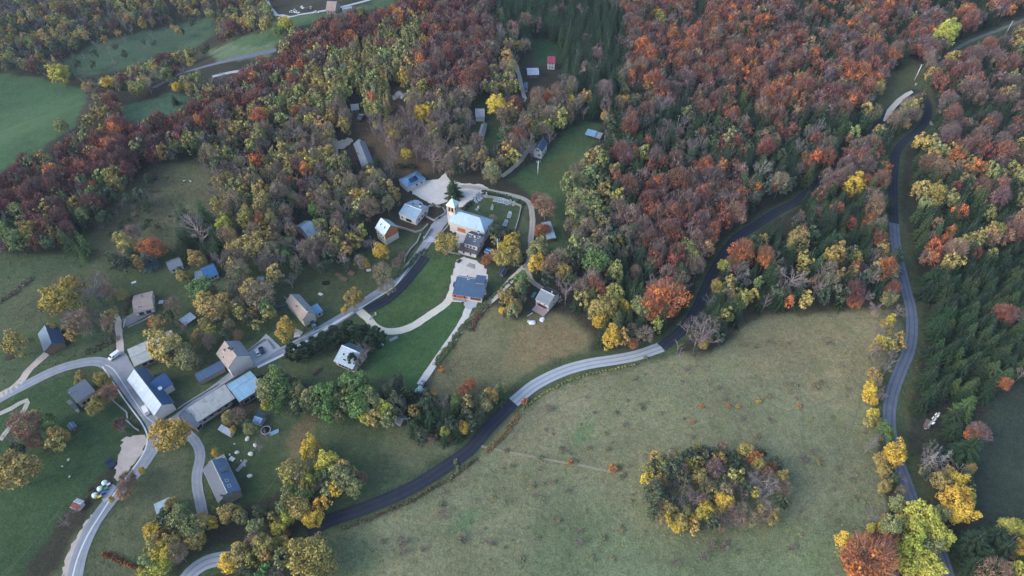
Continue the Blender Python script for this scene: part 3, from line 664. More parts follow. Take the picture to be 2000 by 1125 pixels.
EXPL = """
sp 258 500 17 38|bo 297 487 20|sb 288 508 15 24|go 344 497 0|lg 388 455 30|sp 365 430 22|sp 400 425 22|sp 425 470 20|sp 355 470 16|go 460 480 16|ye 450 462 12|yl 437 440 16|go 493 482 24|gs 465 530 20|go 385 505 15|gd 355 535 10|go 357 540 11|gr 395 565 22|go 420 600 26|go 400 592 20|gs 510 580 26|go 490 570 22|
gg 118 582 34|lp 185 572 26|lb 150 628 22|go 105 640 8|go 150 632 12|ye 165 632 9|go 236 573 11|go 30 672 22|go 322 678 30|yg 362 698 22|lb 383 706 12|lb 338 598 16|go 312 630 14|bo 300 630 10|go 404 632 12|go 385 662 13|bt 465 655 9|so 462 660 6|
go 240 575 10|gg 557 645 20|pi 572 684 13|pi 594 682 12|pi 612 672 12|pi 633 662 12|pi 652 650 12|pi 650 668 10|pi 680 640 13|pi 697 650 14|pi 715 648 13|pi 735 655 14|pi 722 672 12|pi 668 655 11|pi 690 702 11|lp 712 692 16|lp 700 708 12|
go 690 582 16|ye 672 606 6|gs 745 535 20|gs 755 560 16|ye 745 492 15|lg 725 478 14|lb 775 515 9|lb 785 500 8|ye 712 512 6|ye 718 518 5|
gg 330 850 32|bt 250 935 13|bt 245 958 16|ye 277 920 6|ye 218 976 5|lp 262 940 8|bd 235 828 10|lp 240 838 10|
go 158 742 12|go 200 742 14|bt 210 770 15|bo 218 762 10|go 195 782 13|go 186 796 14|bt 50 830 26|lg 70 845 18|gr 102 832 17|go 112 852 18|gd 95 818 10|go 25 920 36|lg 5 945 16|lp 128 1022 12|lp 150 995 10|
gr 355 1000 16|yg 350 1015 22|ye 305 1035 18|yg 372 1030 22|go 340 1062 20|ye 320 1085 22|yl 310 1105 20|go 395 1020 16|ye 415 1020 10|go 380 1055 18|go 335 985 12|yl 285 1120 14|go 450 1002 18|gr 425 995 9|yg 470 1010 14|bo 318 1050 14|
ye 420 884 7|yg 490 838 12|gr 485 830 9|lg 520 855 12|lg 505 875 12|ye 455 840 6|go 445 815 12|lb 465 812 14|
gr 540 745 24|yg 520 765 20|gr 555 765 18|yl 520 790 10|yg 580 765 16|yl 578 745 8|yg 600 782 18|gr 635 770 22|gr 645 800 20|yg 660 780 16|gr 690 750 24|gr 715 775 22|gr 700 795 24|yg 725 790 22|yl 748 800 18|gd 760 765 16|gd 775 790 18|yl 715 815 14|lg 665 775 12|
ye 605 875 18|go 568 922 20|yl 645 905 22|gr 640 925 18|yg 670 935 24|lp 625 945 18|yg 690 950 18|bt 705 935 12|yl 600 940 16|gr 580 960 16|yg 565 975 16|go 585 995 22|ye 610 1015 16|yl 560 1010 14|yl 545 1035 14|go 550 1060 14|go 600 1085 34|ye 575 1070 16|lp 535 1095 14|yg 500 1030 16|gd 510 1000 14|go 470 1085 22|ye 445 1100 18|gd 480 1110 16|go 620 1110 24|bo 555 1040 10|go 640 1100 18|go 490 1065 14|lb 518 1060 14|
go 620 870 12|so 862 722 7|bo 918 752 11|bo 905 762 10|gd 775 745 14|pi 875 745 0|
pi 800 770 14|sp 845 800 14 30|sp 870 815 16 34|sp 890 800 14 30|sp 820 820 14 26|sp 860 835 12 24|sp 900 822 12 24|gr 890 785 12|ye 845 775 9|bo 845 770 7|lg 865 785 12|gd 830 790 14|ye 905 835 12|yl 870 842 10|yg 950 790 12|go 960 772 13|yg 978 760 10|sp 920 800 11 24|gd 935 815 12|
sp 885 368 17 30|gs 960 340 18|yg 960 335 16|go 872 475 20|gd 968 452 14|gd 985 455 12|ye 995 470 10|ye 985 485 12|go 1000 495 14|go 970 500 12|bo 950 508 8|go 985 505 14|go 1010 505 12|gs 962 430 9|
gr 1018 545 13|yg 1015 560 12|ye 1012 545 8|go 990 585 12|go 1005 600 14|ye 982 608 7|gs 1020 585 8|
bt 1065 405 20|br 1050 392 13|bo 1055 450 10|bo 1068 448 8|yg 1050 490 20|ye 1048 515 16|bt 1075 520 18|gs 1095 505 18|go 1100 530 16|
bo 1068 190 13|br 1010 270 18|ye 970 205 20|ye 825 222 16|ye 760 250 9|ye 770 265 9|ye 793 300 10|ye 885 258 0|yl 735 245 7|yg 850 265 14|go 845 255 14|yg 880 255 10|lp 845 310 22|sp 725 335 14 32|sp 745 345 14 30|sp 712 340 12 28|sp 735 320 12 26|
gs 672 345 16|go 665 320 13|go 705 390 18|bt 712 385 14|bo 625 375 0|gr 615 410 14|yg 625 440 12|ye 730 390 0|lb 720 410 20|sp 700 435 12 26|sp 712 450 12 24|sp 550 445 12 26|yg 560 475 12|gr 560 500 13|lg 580 485 18|lb 630 480 18|lp 620 465 18|
gr 1168 512 25|yg 1115 350 16|yg 1150 335 15|yg 1140 360 16|yg 1125 380 17|yg 1148 390 17|gr 1165 385 12|yg 1120 405 14|gs 1135 415 16|yg 1135 435 15|yl 1128 445 10|gs 1130 460 14|gr 1170 400 10|ye 1188 130 0|
go 1180 600 22|go 1165 610 16|ye 1170 630 12|ye 1190 612 12|ye 1218 600 12|yg 1255 600 20|bo 1300 585 34|bo 1275 600 24|br 1290 575 26|bt 1265 615 14|ye 1195 660 19|bo 1237 672 9|gs 1260 655 16|gs 1235 645 12|lp 1245 590 12|yg 1350 505 18|yg 1345 485 18|go 1320 495 12|bo 1315 500 8|gd 1330 530 14|lg 1370 655 22|lg 1385 650 20|lp 1360 665 16|lg 1345 640 14|sd 1385 612 0|go 1375 670 10|
yl 1415 520 12|br 1440 520 13|bt 1430 515 12|sn 1455 545 11|lg 1425 555 14|go 1400 560 12|lg 1385 590 12|
lg 1545 550 26|lg 1530 560 18|bd 1665 570 20|bo 1670 590 12|br 1745 565 14|bo 1735 570 10|gs 1738 580 12|yg 1735 585 12|lg 1690 580 14|lg 1755 610 12|ye 1722 670 13|bo 1715 678 8|lp 1745 690 12|lg 1740 700 12|go 1710 745 12|ye 1700 760 12|ye 1705 780 10|ye 1695 770 9|ye 1705 810 11|go 1712 825 10|
gr 1730 845 17|ye 1748 885 20|ye 1740 895 16|go 1720 900 13|go 1725 920 12|go 1728 950 12|gd 1745 935 10|yg 1752 985 16|gs 1760 960 10|ye 1648 1058 17|yg 1645 1075 12|ye 1720 1030 9|yl 1702 1030 8|ye 1760 1020 13|go 1730 1015 10|lg 1700 1010 14|
ye 1872 940 16|ye 1865 975 26|ye 1880 1000 22|yl 1885 975 18|ye 1860 1005 16|yl 1800 1010 28|ye 1815 1020 22|yg 1830 1005 18|yl 1790 1040 24|yl 1830 1045 26|yg 1810 1075 24|yl 1775 1100 24|yl 1810 1105 26|yl 1750 1075 20|bo 1695 1095 44|bo 1720 1075 26|bo 1680 1110 26|bo 1740 1065 18|yg 1770 1020 14|yl 1740 1100 16|
lg 1758 935 10|sn 1815 905 15|sn 1840 900 15|sn 1828 885 10|lg 1830 920 12|go 1835 940 16|go 1855 925 12|go 1895 915 10|yg 1805 920 8|
sp 1890 880 30 50|sp 1865 840 16 30|sp 1900 1060 30 50|sp 1940 1050 28 44|sp 1920 1090 24 40|sp 1960 1075 26 40|sp 1900 1105 22 36|yl 1970 1030 18|yl 1995 1035 16|ye 1990 1075 16|ye 1970 1080 12|sp 1990 1105 20 34|
bd 1290 0 0|bo 1915 850 0|bp 1910 845 18|bo 1900 848 14|br 1960 615 20|lp 1985 620 16|bo 1960 750 12|
yg 1290 910 16|yl 1320 895 11|gd 1315 915 20|gd 1345 895 14|yg 1268 920 14|ye 1265 935 12|go 1290 940 14|ye 1285 940 9|go 1345 905 13|bo 1362 915 0|go 1365 930 15|bo 1360 920 9|bp 1398 918 19|gd 1375 885 12|gd 1405 890 14|gd 1430 900 16|go 1455 882 17|bt 1460 880 14|bo 1472 895 14|go 1480 905 14|gd 1440 915 14|gd 1278 965 22|gd 1300 975 16|lg 1350 975 16|go 1310 1000 16|lb 1300 990 16|go 1330 1020 14|ye 1320 1030 9|ye 1355 1015 10|yl 1370 1005 13|ye 1380 995 14|ye 1412 980 16|ye 1420 985 12|go 1400 1000 12|gd 1400 950 14|gs 1380 950 14|gs 1425 950 14|lg 1480 940 22|lg 1495 955 22|lg 1490 975 18|lp 1465 925 14|bo 1505 915 10|bt 1500 925 12|go 1525 935 14|gd 1515 905 12|lb 1530 955 14|gs 1450 1000 16|lb 1440 1015 16|gs 1470 1015 14|lb 1495 1005 16|go 1510 1010 13|lg 1425 1020 14|lb 1405 1025 14|gd 1455 955 14|lp 1325 950 12|gs 1340 960 12|sg 1270 1000 8|yg 1340 1000 12|
yl 115 145 17|ye 213 168 13|yg 118 245 12|yl 558 50 13|ye 560 45 11|go 520 50 12|gr 545 62 10|sp 340 195 7 16|yg 365 160 12|yg 385 155 12|go 372 170 10|ye 345 170 9|ye 465 85 0|
yl 1850 62 20|yl 1840 75 18|ye 1735 0 0|go 1712 172 15|bo 1680 140 17|bo 1430 225 14|bo 1405 238 9|ye 1283 28 12|bo 1398 50 13|ye 1320 45 6|yl 1365 188 9|ye 1215 200 12|ye 1182 228 9|ye 1115 198 10|yg 1028 40 12|ye 1005 90 10|gs 1025 90 12|
sp 1745 510 24 34|sp 1722 430 14 34|sp 1735 400 12 30|bo 1690 360 16|ye 1668 362 20|ye 1675 352 14|bo 1698 430 12|bo 1695 445 12|sp 1650 400 12 30|sp 1660 415 12 30|
""".replace('\n', '')
EX = []
for e in EXPL.split('|'):
    p = e.split()
    if p and p[0] == 'pi': p[3] = str(float(p[3]) * 1.2)
    if len(p) < 4 or float(p[3]) <= 0: continue
    EX.append((p[0], float(p[1]), float(p[2]), float(p[3]), float(p[4]) if len(p) > 4 else None))
def place_explicit():
    for code, px, py, rp, hp in EX:
        shp, nm, col, cw, R0, h0 = PAL[code]
        hc = h0 * .55
        for _ in range(3):
            x, y = gp(px, py, hc); z = Tz(x, y) + hc; dep = y * ca + (CAM_H - z) * sa
            R = rp * dep / FPX * 1.16
            if shp == 'spruce': h = R * 3.4 if hp is None else max(R * 2.7, hp * dep / FPX * 1.1)
            elif shp == 'pine': h = R * 2.6
            elif shp in ('bush', 'barebush'): h = R * 1.4
            elif shp == 'snag': h = R * 4.5
            else: h = R * 2.05 + 2.0
            hc = h * (.45 if shp in ('spruce', 'snag') else .58)
        TREES.append([code, x, y, R, h, jit(col, .06), True, None, px, py])
place_explicit()
# ------------------------------------------------------------------ where the woods are, and of what they are made
CLEAR = [poly(a) for a in (
 "-200,120 60,150 168,170 170,200 142,255 60,306 -20,350 -200,470", "125,118 200,80 330,52 410,32 425,62 380,92 300,112 220,142 130,150",
 "405,104 470,72 545,75 555,112 430,122", "235,208 340,180 385,190 330,232 240,238", "500,-60 700,-60 780,-20 775,8 660,34 560,60 545,84 470,95 450,80 540,52",
 "-60,505 100,500 235,525 260,560 325,500 420,500 445,545 540,548 640,505 700,500 720,470 790,440 775,410 800,385 785,370 778,328 835,322 850,352 960,345 985,350 1060,300 1120,245 1185,238 1155,300 1100,345 1100,500 1060,490 1045,545 1110,600 1160,650 1160,685 1290,678 1395,685 1450,622 1600,606 1750,598 1725,700 1730,800 1760,900 1860,1000 1900,1050 1900,1250 -60,1250",
 "190,445 300,330 400,310 425,370 455,440 420,480 250,500 160,490", "1030,78 1092,82 1106,120 1045,134", "1010,112 1062,118 1090,120 1090,160 1040,170 1012,160", "925,205 965,200 980,262 960,290 925,270",
 "680,262 725,270 750,330 700,345 670,300", "640,262 670,262 680,290 655,300", "575,425 635,420 645,470 600,480 570,460", "715,425 790,425 830,470 800,520 720,510", "1135,245 1180,245 1180,272 1135,272", "765,175 800,175 800,205 765,205",
 "680,195 712,195 715,235 690,240", "1932,768 2200,700 2200,1015 1900,1040 1870,960", "1716,160 1778,118 1802,130 1800,170 1765,192 1735,222 1716,238", "1795,190 1835,215 1830,250 1805,245 1812,215", "1795,815 1850,790 1850,850 1800,860", "1010,160 1040,160 1040,190 1010,190", "1736,268 1768,262 1776,340 1784,440 1796,520 1814,600 1818,650 1804,730 1782,790 1776,850 1738,850 1745,760 1765,700 1778,640 1765,560 1740,450", "1760,820 1870,850 1905,1000 1880,1100 1800,1000", "280,120 300,150 420,150 520,120 520,95 420,105 300,160", "640,-30 780,-30 770,20 650,30",
)]
ZONES = [ # polygon, mix, keep probability
 ("-200,-200 860,-200 760,0 560,88 400,188 160,268 0,345 -200,450", "lg .28 go .18 bd .05 yg .14 gd .24 lp .06 la .05", .62),
 ("1236,-100 1500,-100 2300,-100 2300,-20 2010,20 1880,75 1790,120 1750,170 1700,215 1560,225 1450,230 1330,215 1235,160 1225,60", "bp .30 br .24 bt .08 bo .07 sp .15 lp .07 lg .03 yg .03 sl .04", 1),
 ("955,-100 1240,-100 1228,130 1190,205 1155,215 1130,175 1080,90 1010,75 960,40", "sp .80 sl .1 lp .06 bp .04", 1.4),
 ("835,40 940,-60 960,20 968,150 905,200 815,140", "br .50 bp .30 bd .10 gd .05 bt .05", 1),
 ("-60,330 0,335 160,262 400,180 560,80 770,-30 870,-60 850,25 700,72 600,140 450,230 330,290 180,345 0,430 -60,480", "bd .24 br .26 bp .12 bo .04 yg .10 go .08 sp .12 gd .04", 1),
 ("400,235 600,140 700,72 850,25 835,60 810,150 760,190 700,225 600,205 430,265", "la .34 yg .24 go .14 gs .06 lg .03 bt .05 gd .05 ye .06 bo .03", 1.25),
 ("690,235 740,165 800,165 860,230 870,335 790,345 720,310", "lp .55 lb .20 lg .12 go .08 yg .05", .8),
 ("400,255 600,200 700,225 700,300 640,380 640,520 440,520 400,400", "la .12 go .22 gs .16 lg .09 lb .10 lp .04 gd .14 bo .02 br .02 yg .14", .95),
 ("640,280 800,330 780,480 700,500 640,500", "lb .14 go .24 lg .14 gs .16 gd .12 sp .1 yg .1", .9),
 ("0,335 330,285 420,240 430,330 330,320 190,430 240,520 0,500", "lg .20 yg .22 go .16 bd .06 br .05 gd .20 bp .05 gr .04 bt .03", .95),
 ("-60,400 200,400 240,540 -60,520", "bd .25 bp .2 bt .15 lg .2 go .1 br .1", .9),
 ("860,150 1130,150 1150,250 1060,305 985,345 870,345 850,230", "lg .30 lb .15 gs .12 go .12 sp .12 gd .08 lp .08 br .03", .85),
 ("1265,335 1440,330 1462,400 1450,470 1380,500 1290,530 1250,440", "br .45 bp .30 bt .12 bo .08 lp .05", 1.1),
 ("1095,320 1180,300 1190,470 1105,490", "yg .40 gs .25 gr .12 go .13 lg .1", 1),
 ("1190,180 1320,215 1450,230 1560,225 1700,220 1690,270 1600,340 1540,395 1440,480 1460,400 1440,330 1265,335 1240,430 1180,330", "sp .34 sl .10 gd .15 lg .10 br .08 bp .07 bo .03 bt .03 yg .08 gs .02", 1),
 ("1100,480 1260,450 1290,530 1440,500 1400,560 1330,650 1160,680 1060,560 1040,520", "lg .20 gd .22 sp .10 lb .10 go .12 gs .10 br .05 lp .05 bt .03 yg .06", .95),
 ("1560,395 1700,270 1765,262 1745,300 1748,380 1700,440 1620,430", "bp .48 br .26 bt .14 bo .06 lp .06", 1.15),
 ("1390,520 1480,450 1580,410 1700,430 1748,450 1770,600 1600,606 1450,622 1400,640", "gd .28 sp .26 go .14 lg .10 bt .04 br .06 bo .04 gs .05 yg .05", 1),
 ("1788,470 1850,520 1920,500 2000,465 2200,440 2200,700 1960,740 1930,880 1850,870 1770,850 1768,760 1795,650 1790,540", "sp .70 sl .30", 1.1),
 ("1795,180 1880,90 2010,40 2300,-20 2300,330 2000,330 1850,300 1830,250", "sp .34 bp .24 br .14 bt .06 go .08 sl .10 yg .04", 1),
 ("1765,262 1850,300 2000,330 2300,330 2300,470 2000,475 1920,505 1850,525 1790,545 1760,440", "br .13 bp .10 bt .09 bo .07 go .17 yg .13 sp .18 lp .03 bd .03 gs .07", 1.05),
]
ZONES = [(poly(a), [(t, float(w_)) for t, w_ in zip(m.split()[::2], m.split()[1::2])], k) for a, m, k in ZONES]
DEF = [('gd', .24), ('lg', .2), ('lb', .15), ('go', .15), ('sp', .2), ('gs', .1)]
ROADPX = [(k, P) for k, P in PTS.items() if not k.startswith('valley')]
def forest():
    st = 4.95; xs = np.arange(-640, 760, st); ys = np.arange(60, 1060, st)
    X, Y = np.meshgrid(xs, ys); X = X + (np.arange(len(ys)) % 2)[:, None] * st / 2
    X = (X + rng.uniform(-.42, .42, X.shape) * st).ravel(); Y = (Y + rng.uniform(-.42, .42, Y.shape) * st).ravel()
    Z = T(X, Y); bx, by = pix(X, Y, Z); cx, cy_ = pix(X, Y, Z + 9.5)
    m = (cx > -35) & (cx < 2035) & (cy_ > -30) & (cy_ < 1160)
    X, Y, Z, bx, by, cx, cy_ = [a[m] for a in (X, Y, Z, bx, by, cx, cy_)]
    ok = np.ones(len(X), bool)
    for P in CLEAR: ok &= (inside(bx, by, P) < 1) & (inside(cx, cy_, P) < -3)
    for k, P in ROADPX:
        d, _ = seg_dist(X, Y, WL[k][::2].tolist()); hid = (k == 'main_c') & (pix(X, Y, Z)[0] > 1568) & (pix(X, Y, Z)[0] < 1715); ok &= d > np.where(hid, 3.2, 4.6 if k in ('forest_track', 'hairpin') else 5.8)
        if k == 'main_c':
            P = [q for q in P if q[0] < 1566]; 
        if k == 'hairpin': P = P[4:]
        d, _ = seg_dist(cx, cy_, P); ok &= d > (19 if k in ('main_c', 'right_a') else 12)
    dep = Y * ca + (CAM_H - Z) * sa
    # keep clear of the individually placed trees
    ex = np.array([(t[1], t[2], t[3]) for t in TREES])
    for a, b, r in ex: ok &= np.hypot(X - a, Y - b) > r * .55 + 1.3
    idx = np.nonzero(ok)[0]
    zi = np.full(len(X), -1)
    for k in range(len(ZONES) - 1, -1, -1):
        jx = cx + (value_noise(X, Y, 12, 61) - .5) * 30; jy = cy_ + (value_noise(X, Y, 12, 62) - .5) * 30
        zi[inside(jx, jy, ZONES[k][0]) > 0] = k
    patch = value_noise(X, Y, 26, 77) * .6 + value_noise(X, Y, 11, 78) * .4
    con = value_noise(X, Y, 24, 91) * .65 + value_noise(X, Y, 9, 92) * .35
    for i in idx:
        mix, keep = (DEF, .9) if zi[i] < 0 else (ZONES[zi[i]][1], ZONES[zi[i]][2])
        reps = 1 if random.random() < keep else 0
        if keep > 1: reps = 1 + (random.random() < keep - 1)
        for q in range(reps):
            tot = sum(w_ for _, w_ in mix)
            u = ((patch[i] - .2) / .6 * .5 + random.random() * .5) % 1.0 if random.random() < .6 else random.random()
            u *= tot; a = 0
            for t, w_ in mix:
                a += w_
                if u <= a: break
            if zi[i] in (1, 9, 14, 16, 17, 19, 20, 15) and con[i] > .555 and random.random() < .75: t = random.choice(['sp', 'sp', 'sl'])
            shp, nm, col, cw, R0, h0 = PAL[t]; s = min(1.4, max(.62, random.gauss(.97, .2)))
            x, y = X[i] + q * random.uniform(-2.5, 2.5), Y[i] + q * random.uniform(-2.5, 2.5)
            R = R0 * s * (.84 if q else .94); h = h0 * (s * .6 + .4) * random.uniform(.9, 1.08)
            if zi[i] == 0: R *= .95; h *= .8
            if keep == 1.1 and t in ('sp', 'sl') and cx[i] > 1600: R = random.uniform(3.0, 4.5); h = R * random.uniform(2.7, 3.5)
            TREES.append([t, x, y, R, h, jit(col, .13), False, None, cx[i], cy_[i]])
forest()
FILL = [ # closed clumps inside the open land: outline of the crowns, mix, spacing, size
 ("1258,900 1300,885 1375,875 1440,872 1490,888 1530,915 1545,950 1530,1000 1470,1020 1400,1030 1330,1035 1280,1015 1262,970", "gd .26 go .22 lb .14 gs .12 lg .10 sd .10 ye .06", 4.0, .72),
 ("515,740 560,725 600,760 640,745 690,738 740,760 770,790 765,835 700,825 640,815 590,800 520,800", "yg .34 gr .30 gd .2 go .16", 5.0, .8),
 ("770,780 830,770 900,775 985,760 975,800 925,835 890,862 820,860 780,830", "sp .36 gd .28 go .12 yg .10 lb .08 sd .06", 4.4, .75),
 ("580,900 640,885 700,915 715,950 690,975 640,985 620,1030 640,1080 620,1125 470,1125 440,1090 500,1040 540,980", "go .30 yg .26 gr .14 ye .10 lb .12 gd .08", 5.0, .85),
 ("290,1005 350,985 420,1000 420,1040 390,1080 340,1125 280,1125 300,1060", "yg .30 go .30 ye .14 gd .16 lb .10", 4.8, .8),
 ("960,470 1000,450 1030,500 1010,520 950,515", "go .5 ye .2 gd .3", 4.5, .7),
 ("985,560 1030,550 1030,600 1005,625 970,610", "go .35 gd .35 lb .2 yg .1", 4.5, .7),
 ("1300,640 1400,620 1410,680 1330,695 1300,680", "lg .5 lp .2 gd .15 go .15", 4.2, .7),
 ("1705,600 1760,600 1745,700 1720,800 1715,860 1740,930 1725,960 1695,880 1685,790 1700,700", "lg .3 gs .2 go .2 ye .14 lp .16", 5.0, .7),
 ("1735,1000 1800,980 1850,1040 1850,1125 1760,1125 1720,1060", "yl .4 yg .3 ye .2 gr .1", 5.0, .95),
 ("1800,860 1870,900 1900,960 1870,1010 1810,940", "gd .3 go .25 lg .25 sg .2", 4.2, .7),
 ("1880,1040 2010,1010 2010,1130 1880,1130", "sp .75 yl .15 gd .1", 5.0, 1.0),
 ("440,520 560,500 700,470 730,500 700,520 640,525 560,560 500,570 450,555", "gd .25 lg .25 gs .2 go .15 lb .15", 5.4, .8),
 ("370,560 440,560 520,560 540,610 500,640 440,640 390,620", "gd .2 go .3 gs .2 gr .15 lb .15", 6.2, .8),
 ("340,420 420,415 440,470 420,500 350,485", "sp .7 sd .3", 4.2, .8),
 ("210,400 300,380 380,420 330,470 250,440", "sd .3 lp .2 gd .2 sr .3", 6.0, .6),
 ("30,810 130,800 140,860 90,890 20,880", "lg .3 gd .3 go .3 bt .1", 6.0, .8),
 ("290,430 240,460 200,500 230,520 300,520 330,490", "gd .3 lb .2 go .2 lg .3", 6.0, .75),
 ("90,550 210,540 225,640 130,660 90,620", "lp .4 lb .3 go .3", 6.5, .8),
 ("300,600 420,640 480,650 420,720 350,720 300,690", "gd .3 lb .25 go .25 lg .2", 6.2, .7),
 ("60,130 130,170 420,40 330,30 200,60", "lg .4 gd .4 go .2", 13, .8),
 ("170,440 240,400 300,330 330,340 290,420 230,480", "sd .3 sr .3 gd .25 st .15", 5.8, .95),
 ("380,300 440,300 470,430 440,460 410,380", "gd .3 lg .3 go .2 sd .2", 6, .75),
 ("860,585 905,470 860,470 880,500", "gd 1", 30, .5),
 ("1740,170 1800,235 1765,262 1735,245 1790,205", "bp .5 br .3 go .2", 5.0, .8),
 ("590,500 700,500 720,440 640,440", "lb .2 lg .2 gd .25 go .2 yg .15", 5.4, .8),
]
def fill():
    ex = [(t[1], t[2], t[3]) for t in TREES if t[6]]
    for a, mix, st, ks in FILL:
        P = poly(a); mix = mix.split(); codes, ws = mix[::2], [float(v) for v in mix[1::2]]; q = np.array(P); gx, gy = ground_at(q[:, 0], q[:, 1], 6.0)
        xs = np.arange(gx.min() - 5, gx.max() + 5, st); ys = np.arange(gy.min() - 5, gy.max() + 5, st)
        for x0 in xs:
            for y0 in ys:
                x, y = x0 + random.uniform(-.45, .45) * st, y0 + random.uniform(-.45, .45) * st; z = Tz(x, y); c = random.choices(codes, ws)[0]; s = ks * random.uniform(.75, 1.2); R = PAL[c][4] * s; h = PAL[c][5] * s
                u, v = pix(x, y, z + h * .55); ub, vb = pix(x, y, z)
                if inside(np.array([u]), np.array([v]), P)[0] < 1: continue
                if any((x - e[0]) ** 2 + (y - e[1]) ** 2 < (e[2] * .7) ** 2 for e in ex): continue
                if any((x - e[0]) ** 2 + (y - e[1]) ** 2 < (e[2] * 1.1 + 1.5) ** 2 for e in HOUSES): continue
                pr = [seg_dist(np.array([u]), np.array([v]), P_)[0][0] for k_, P_ in ROADPX]
                if min(pr) < R * FPX / 330 * .7 + 8: continue
                if min(np.hypot(WL[k][:, 0] - x, WL[k][:, 1] - y).min() for k in WL) < 4.2: continue
                TREES.append([c, x, y, R, h, jit(PAL[c][2], .12), False, None, u, v])
# ------------------------------------------------------------------ buildings
def seam_mat(name, col, rough=.38, metal=.75, period=.55, var=.10, tiles=False, stain=None):
    """roof sheet with standing seams (UV x along the ridge) or tile courses"""
    m, nt, b = mat(name); L = nt.links.new
    uv = N(nt, 'UVMap'); sx = N(nt, 'SeparateXYZ'); L(uv.outputs[0], sx.inputs[0]); g = N(nt, 'NewGeometry')
    f = N(nt, 'Math', operation='MULTIPLY'); f.inputs[1].default_value = 1 / period; L(sx.outputs[1 if tiles else 0], f.inputs[0])
    fr = N(nt, 'Math', operation='FRACT'); L(f.outputs[0], fr.inputs[0])
    hb = N(nt, 'MapRange'); hb.inputs[1].default_value = .0; hb.inputs[2].default_value = .12; hb.inputs[3].default_value = 1; hb.inputs[4].default_value = 0; L(fr.outputs[0], hb.inputs[0])
    n1 = N(nt, 'TexNoise', i_Scale=.45, i_Detail=7.0, i_Roughness=.7); L(g.outputs['Position'], n1.inputs['Vector'])
    r = N(nt, 'MapRange'); r.inputs[1].default_value = .3; r.inputs[2].default_value = .7; r.inputs[3].default_value = 1 - var; r.inputs[4].default_value = 1 + var; L(n1.outputs['Fac'], r.inputs[0])
    # each sheet a little different
    wn = N(nt, 'TexWhiteNoise', noise_dimensions='1D'); fl = N(nt, 'Math', operation='FLOOR'); L(f.outputs[0], fl.inputs[0]); L(fl.outputs[0], wn.inputs['W'])
    wr = N(nt, 'MapRange'); wr.inputs[3].default_value = .93; wr.inputs[4].default_value = 1.07; L(wn.outputs['Value'], wr.inputs[0])
    q = N(nt, 'Math', operation='MULTIPLY'); L(r.outputs[0], q.inputs[0]); L(wr.outputs[0], q.inputs[1])
    dk = N(nt, 'MapRange'); dk.inputs[3].default_value = 1; dk.inputs[4].default_value = .82; L(hb.outputs[0], dk.inputs[0])
    q2 = N(nt, 'Math', operation='MULTIPLY'); L(q.outputs[0], q2.inputs[0]); L(dk.outputs[0], q2.inputs[1])
    cur = None
    base = N(nt, 'RGB'); base.outputs[0].default_value = (*lin(col), 1); cur = base.outputs[0]
    if stain:
        n3 = N(nt, 'TexNoise', i_Scale=.35, i_Detail=7.0, i_Roughness=.75); L(g.outputs['Position'], n3.inputs['Vector'])
        s = N(nt, 'MapRange'); s.inputs[1].default_value = .53; s.inputs[2].default_value = .66; s.inputs[4].default_value = .75; L(n3.outputs['Fac'], s.inputs[0])
        mx = N(nt, 'Mix', data_type='RGBA'); L(s.outputs[0], mx.inputs['Factor']); L(cur, mx.inputs['A']); mx.inputs['B'].default_value = (*lin(stain), 1); cur = mx.outputs['Result']
    v = N(nt, 'VectorMath', operation='SCALE'); L(cur, v.inputs[0]); L(q2.outputs[0], v.inputs['Scale']); L(v.outputs[0], b.inputs['Base Color'])
    b.inputs['Roughness'].default_value = rough; b.inputs['Metallic'].default_value = metal; b.inputs['Specular IOR Level'].default_value = .5
    bp = N(nt, 'Bump', i_Strength=.7, i_Distance=.06); L(hb.outputs[0], bp.inputs['Height']); L(bp.outputs[0], b.inputs['Normal'])
    return m
RM = {
 'zinc': seam_mat('roof_zinc', (158, 182, 196), .45, .55), 'zincold': seam_mat('roof_zinc_old', (158, 178, 190), .5, .45, stain=(150, 158, 166)),
 'skyblue': seam_mat('roof_sky_blue', (146, 184, 206), .42, .45, stain=(140, 172, 190)), 'blue': seam_mat('roof_blue_steel', (108, 148, 180), .42, .5),
 'deep': seam_mat('roof_deep_blue', (62, 98, 140), .40, .5), 'deep2': seam_mat('roof_slate_blue', (84, 108, 134), .42, .5), 'bright': seam_mat('roof_bright_blue', (58, 112, 164), .45, .35),
 'navy': seam_mat('roof_navy', (56, 70, 100), .45, .4), 'slate': seam_mat('roof_slate', (118, 126, 136), .6, .1, .35, tiles=True), 'slated': seam_mat('roof_slate_dark', (74, 84, 98), .5, .25, .35, tiles=True),
 'white': seam_mat('roof_white_sheet', (168, 182, 198), .65, .15, 1.1, stain=(204, 206, 200)), 'tile': seam_mat('roof_brown_tile', (158, 142, 132), .8, 0, .4, tiles=True, stain=(138, 126, 120)), 'tileg': seam_mat('roof_grey_tile', (128, 134, 136), .75, 0.05, .4, tiles=True),
 'fibre': seam_mat('roof_fibre_cement', (168, 172, 170), .85, 0, .5, var=.16, stain=(122, 120, 112)), 'rust': seam_mat('roof_rusty_sheet', (128, 62, 60), .7, .1, .5, var=.2, stain=(150, 96, 88)), 'red': seam_mat('roof_red', (150, 60, 84), .6, .1),
 'lead': seam_mat('roof_grey_sheet', (150, 160, 172), .5, .35, stain=(120, 126, 138)), 'green': seam_mat('roof_pale_green', (160, 192, 188), .6, .1), 'brown': seam_mat('roof_brown', (104, 92, 88), .8, 0, .5),
}
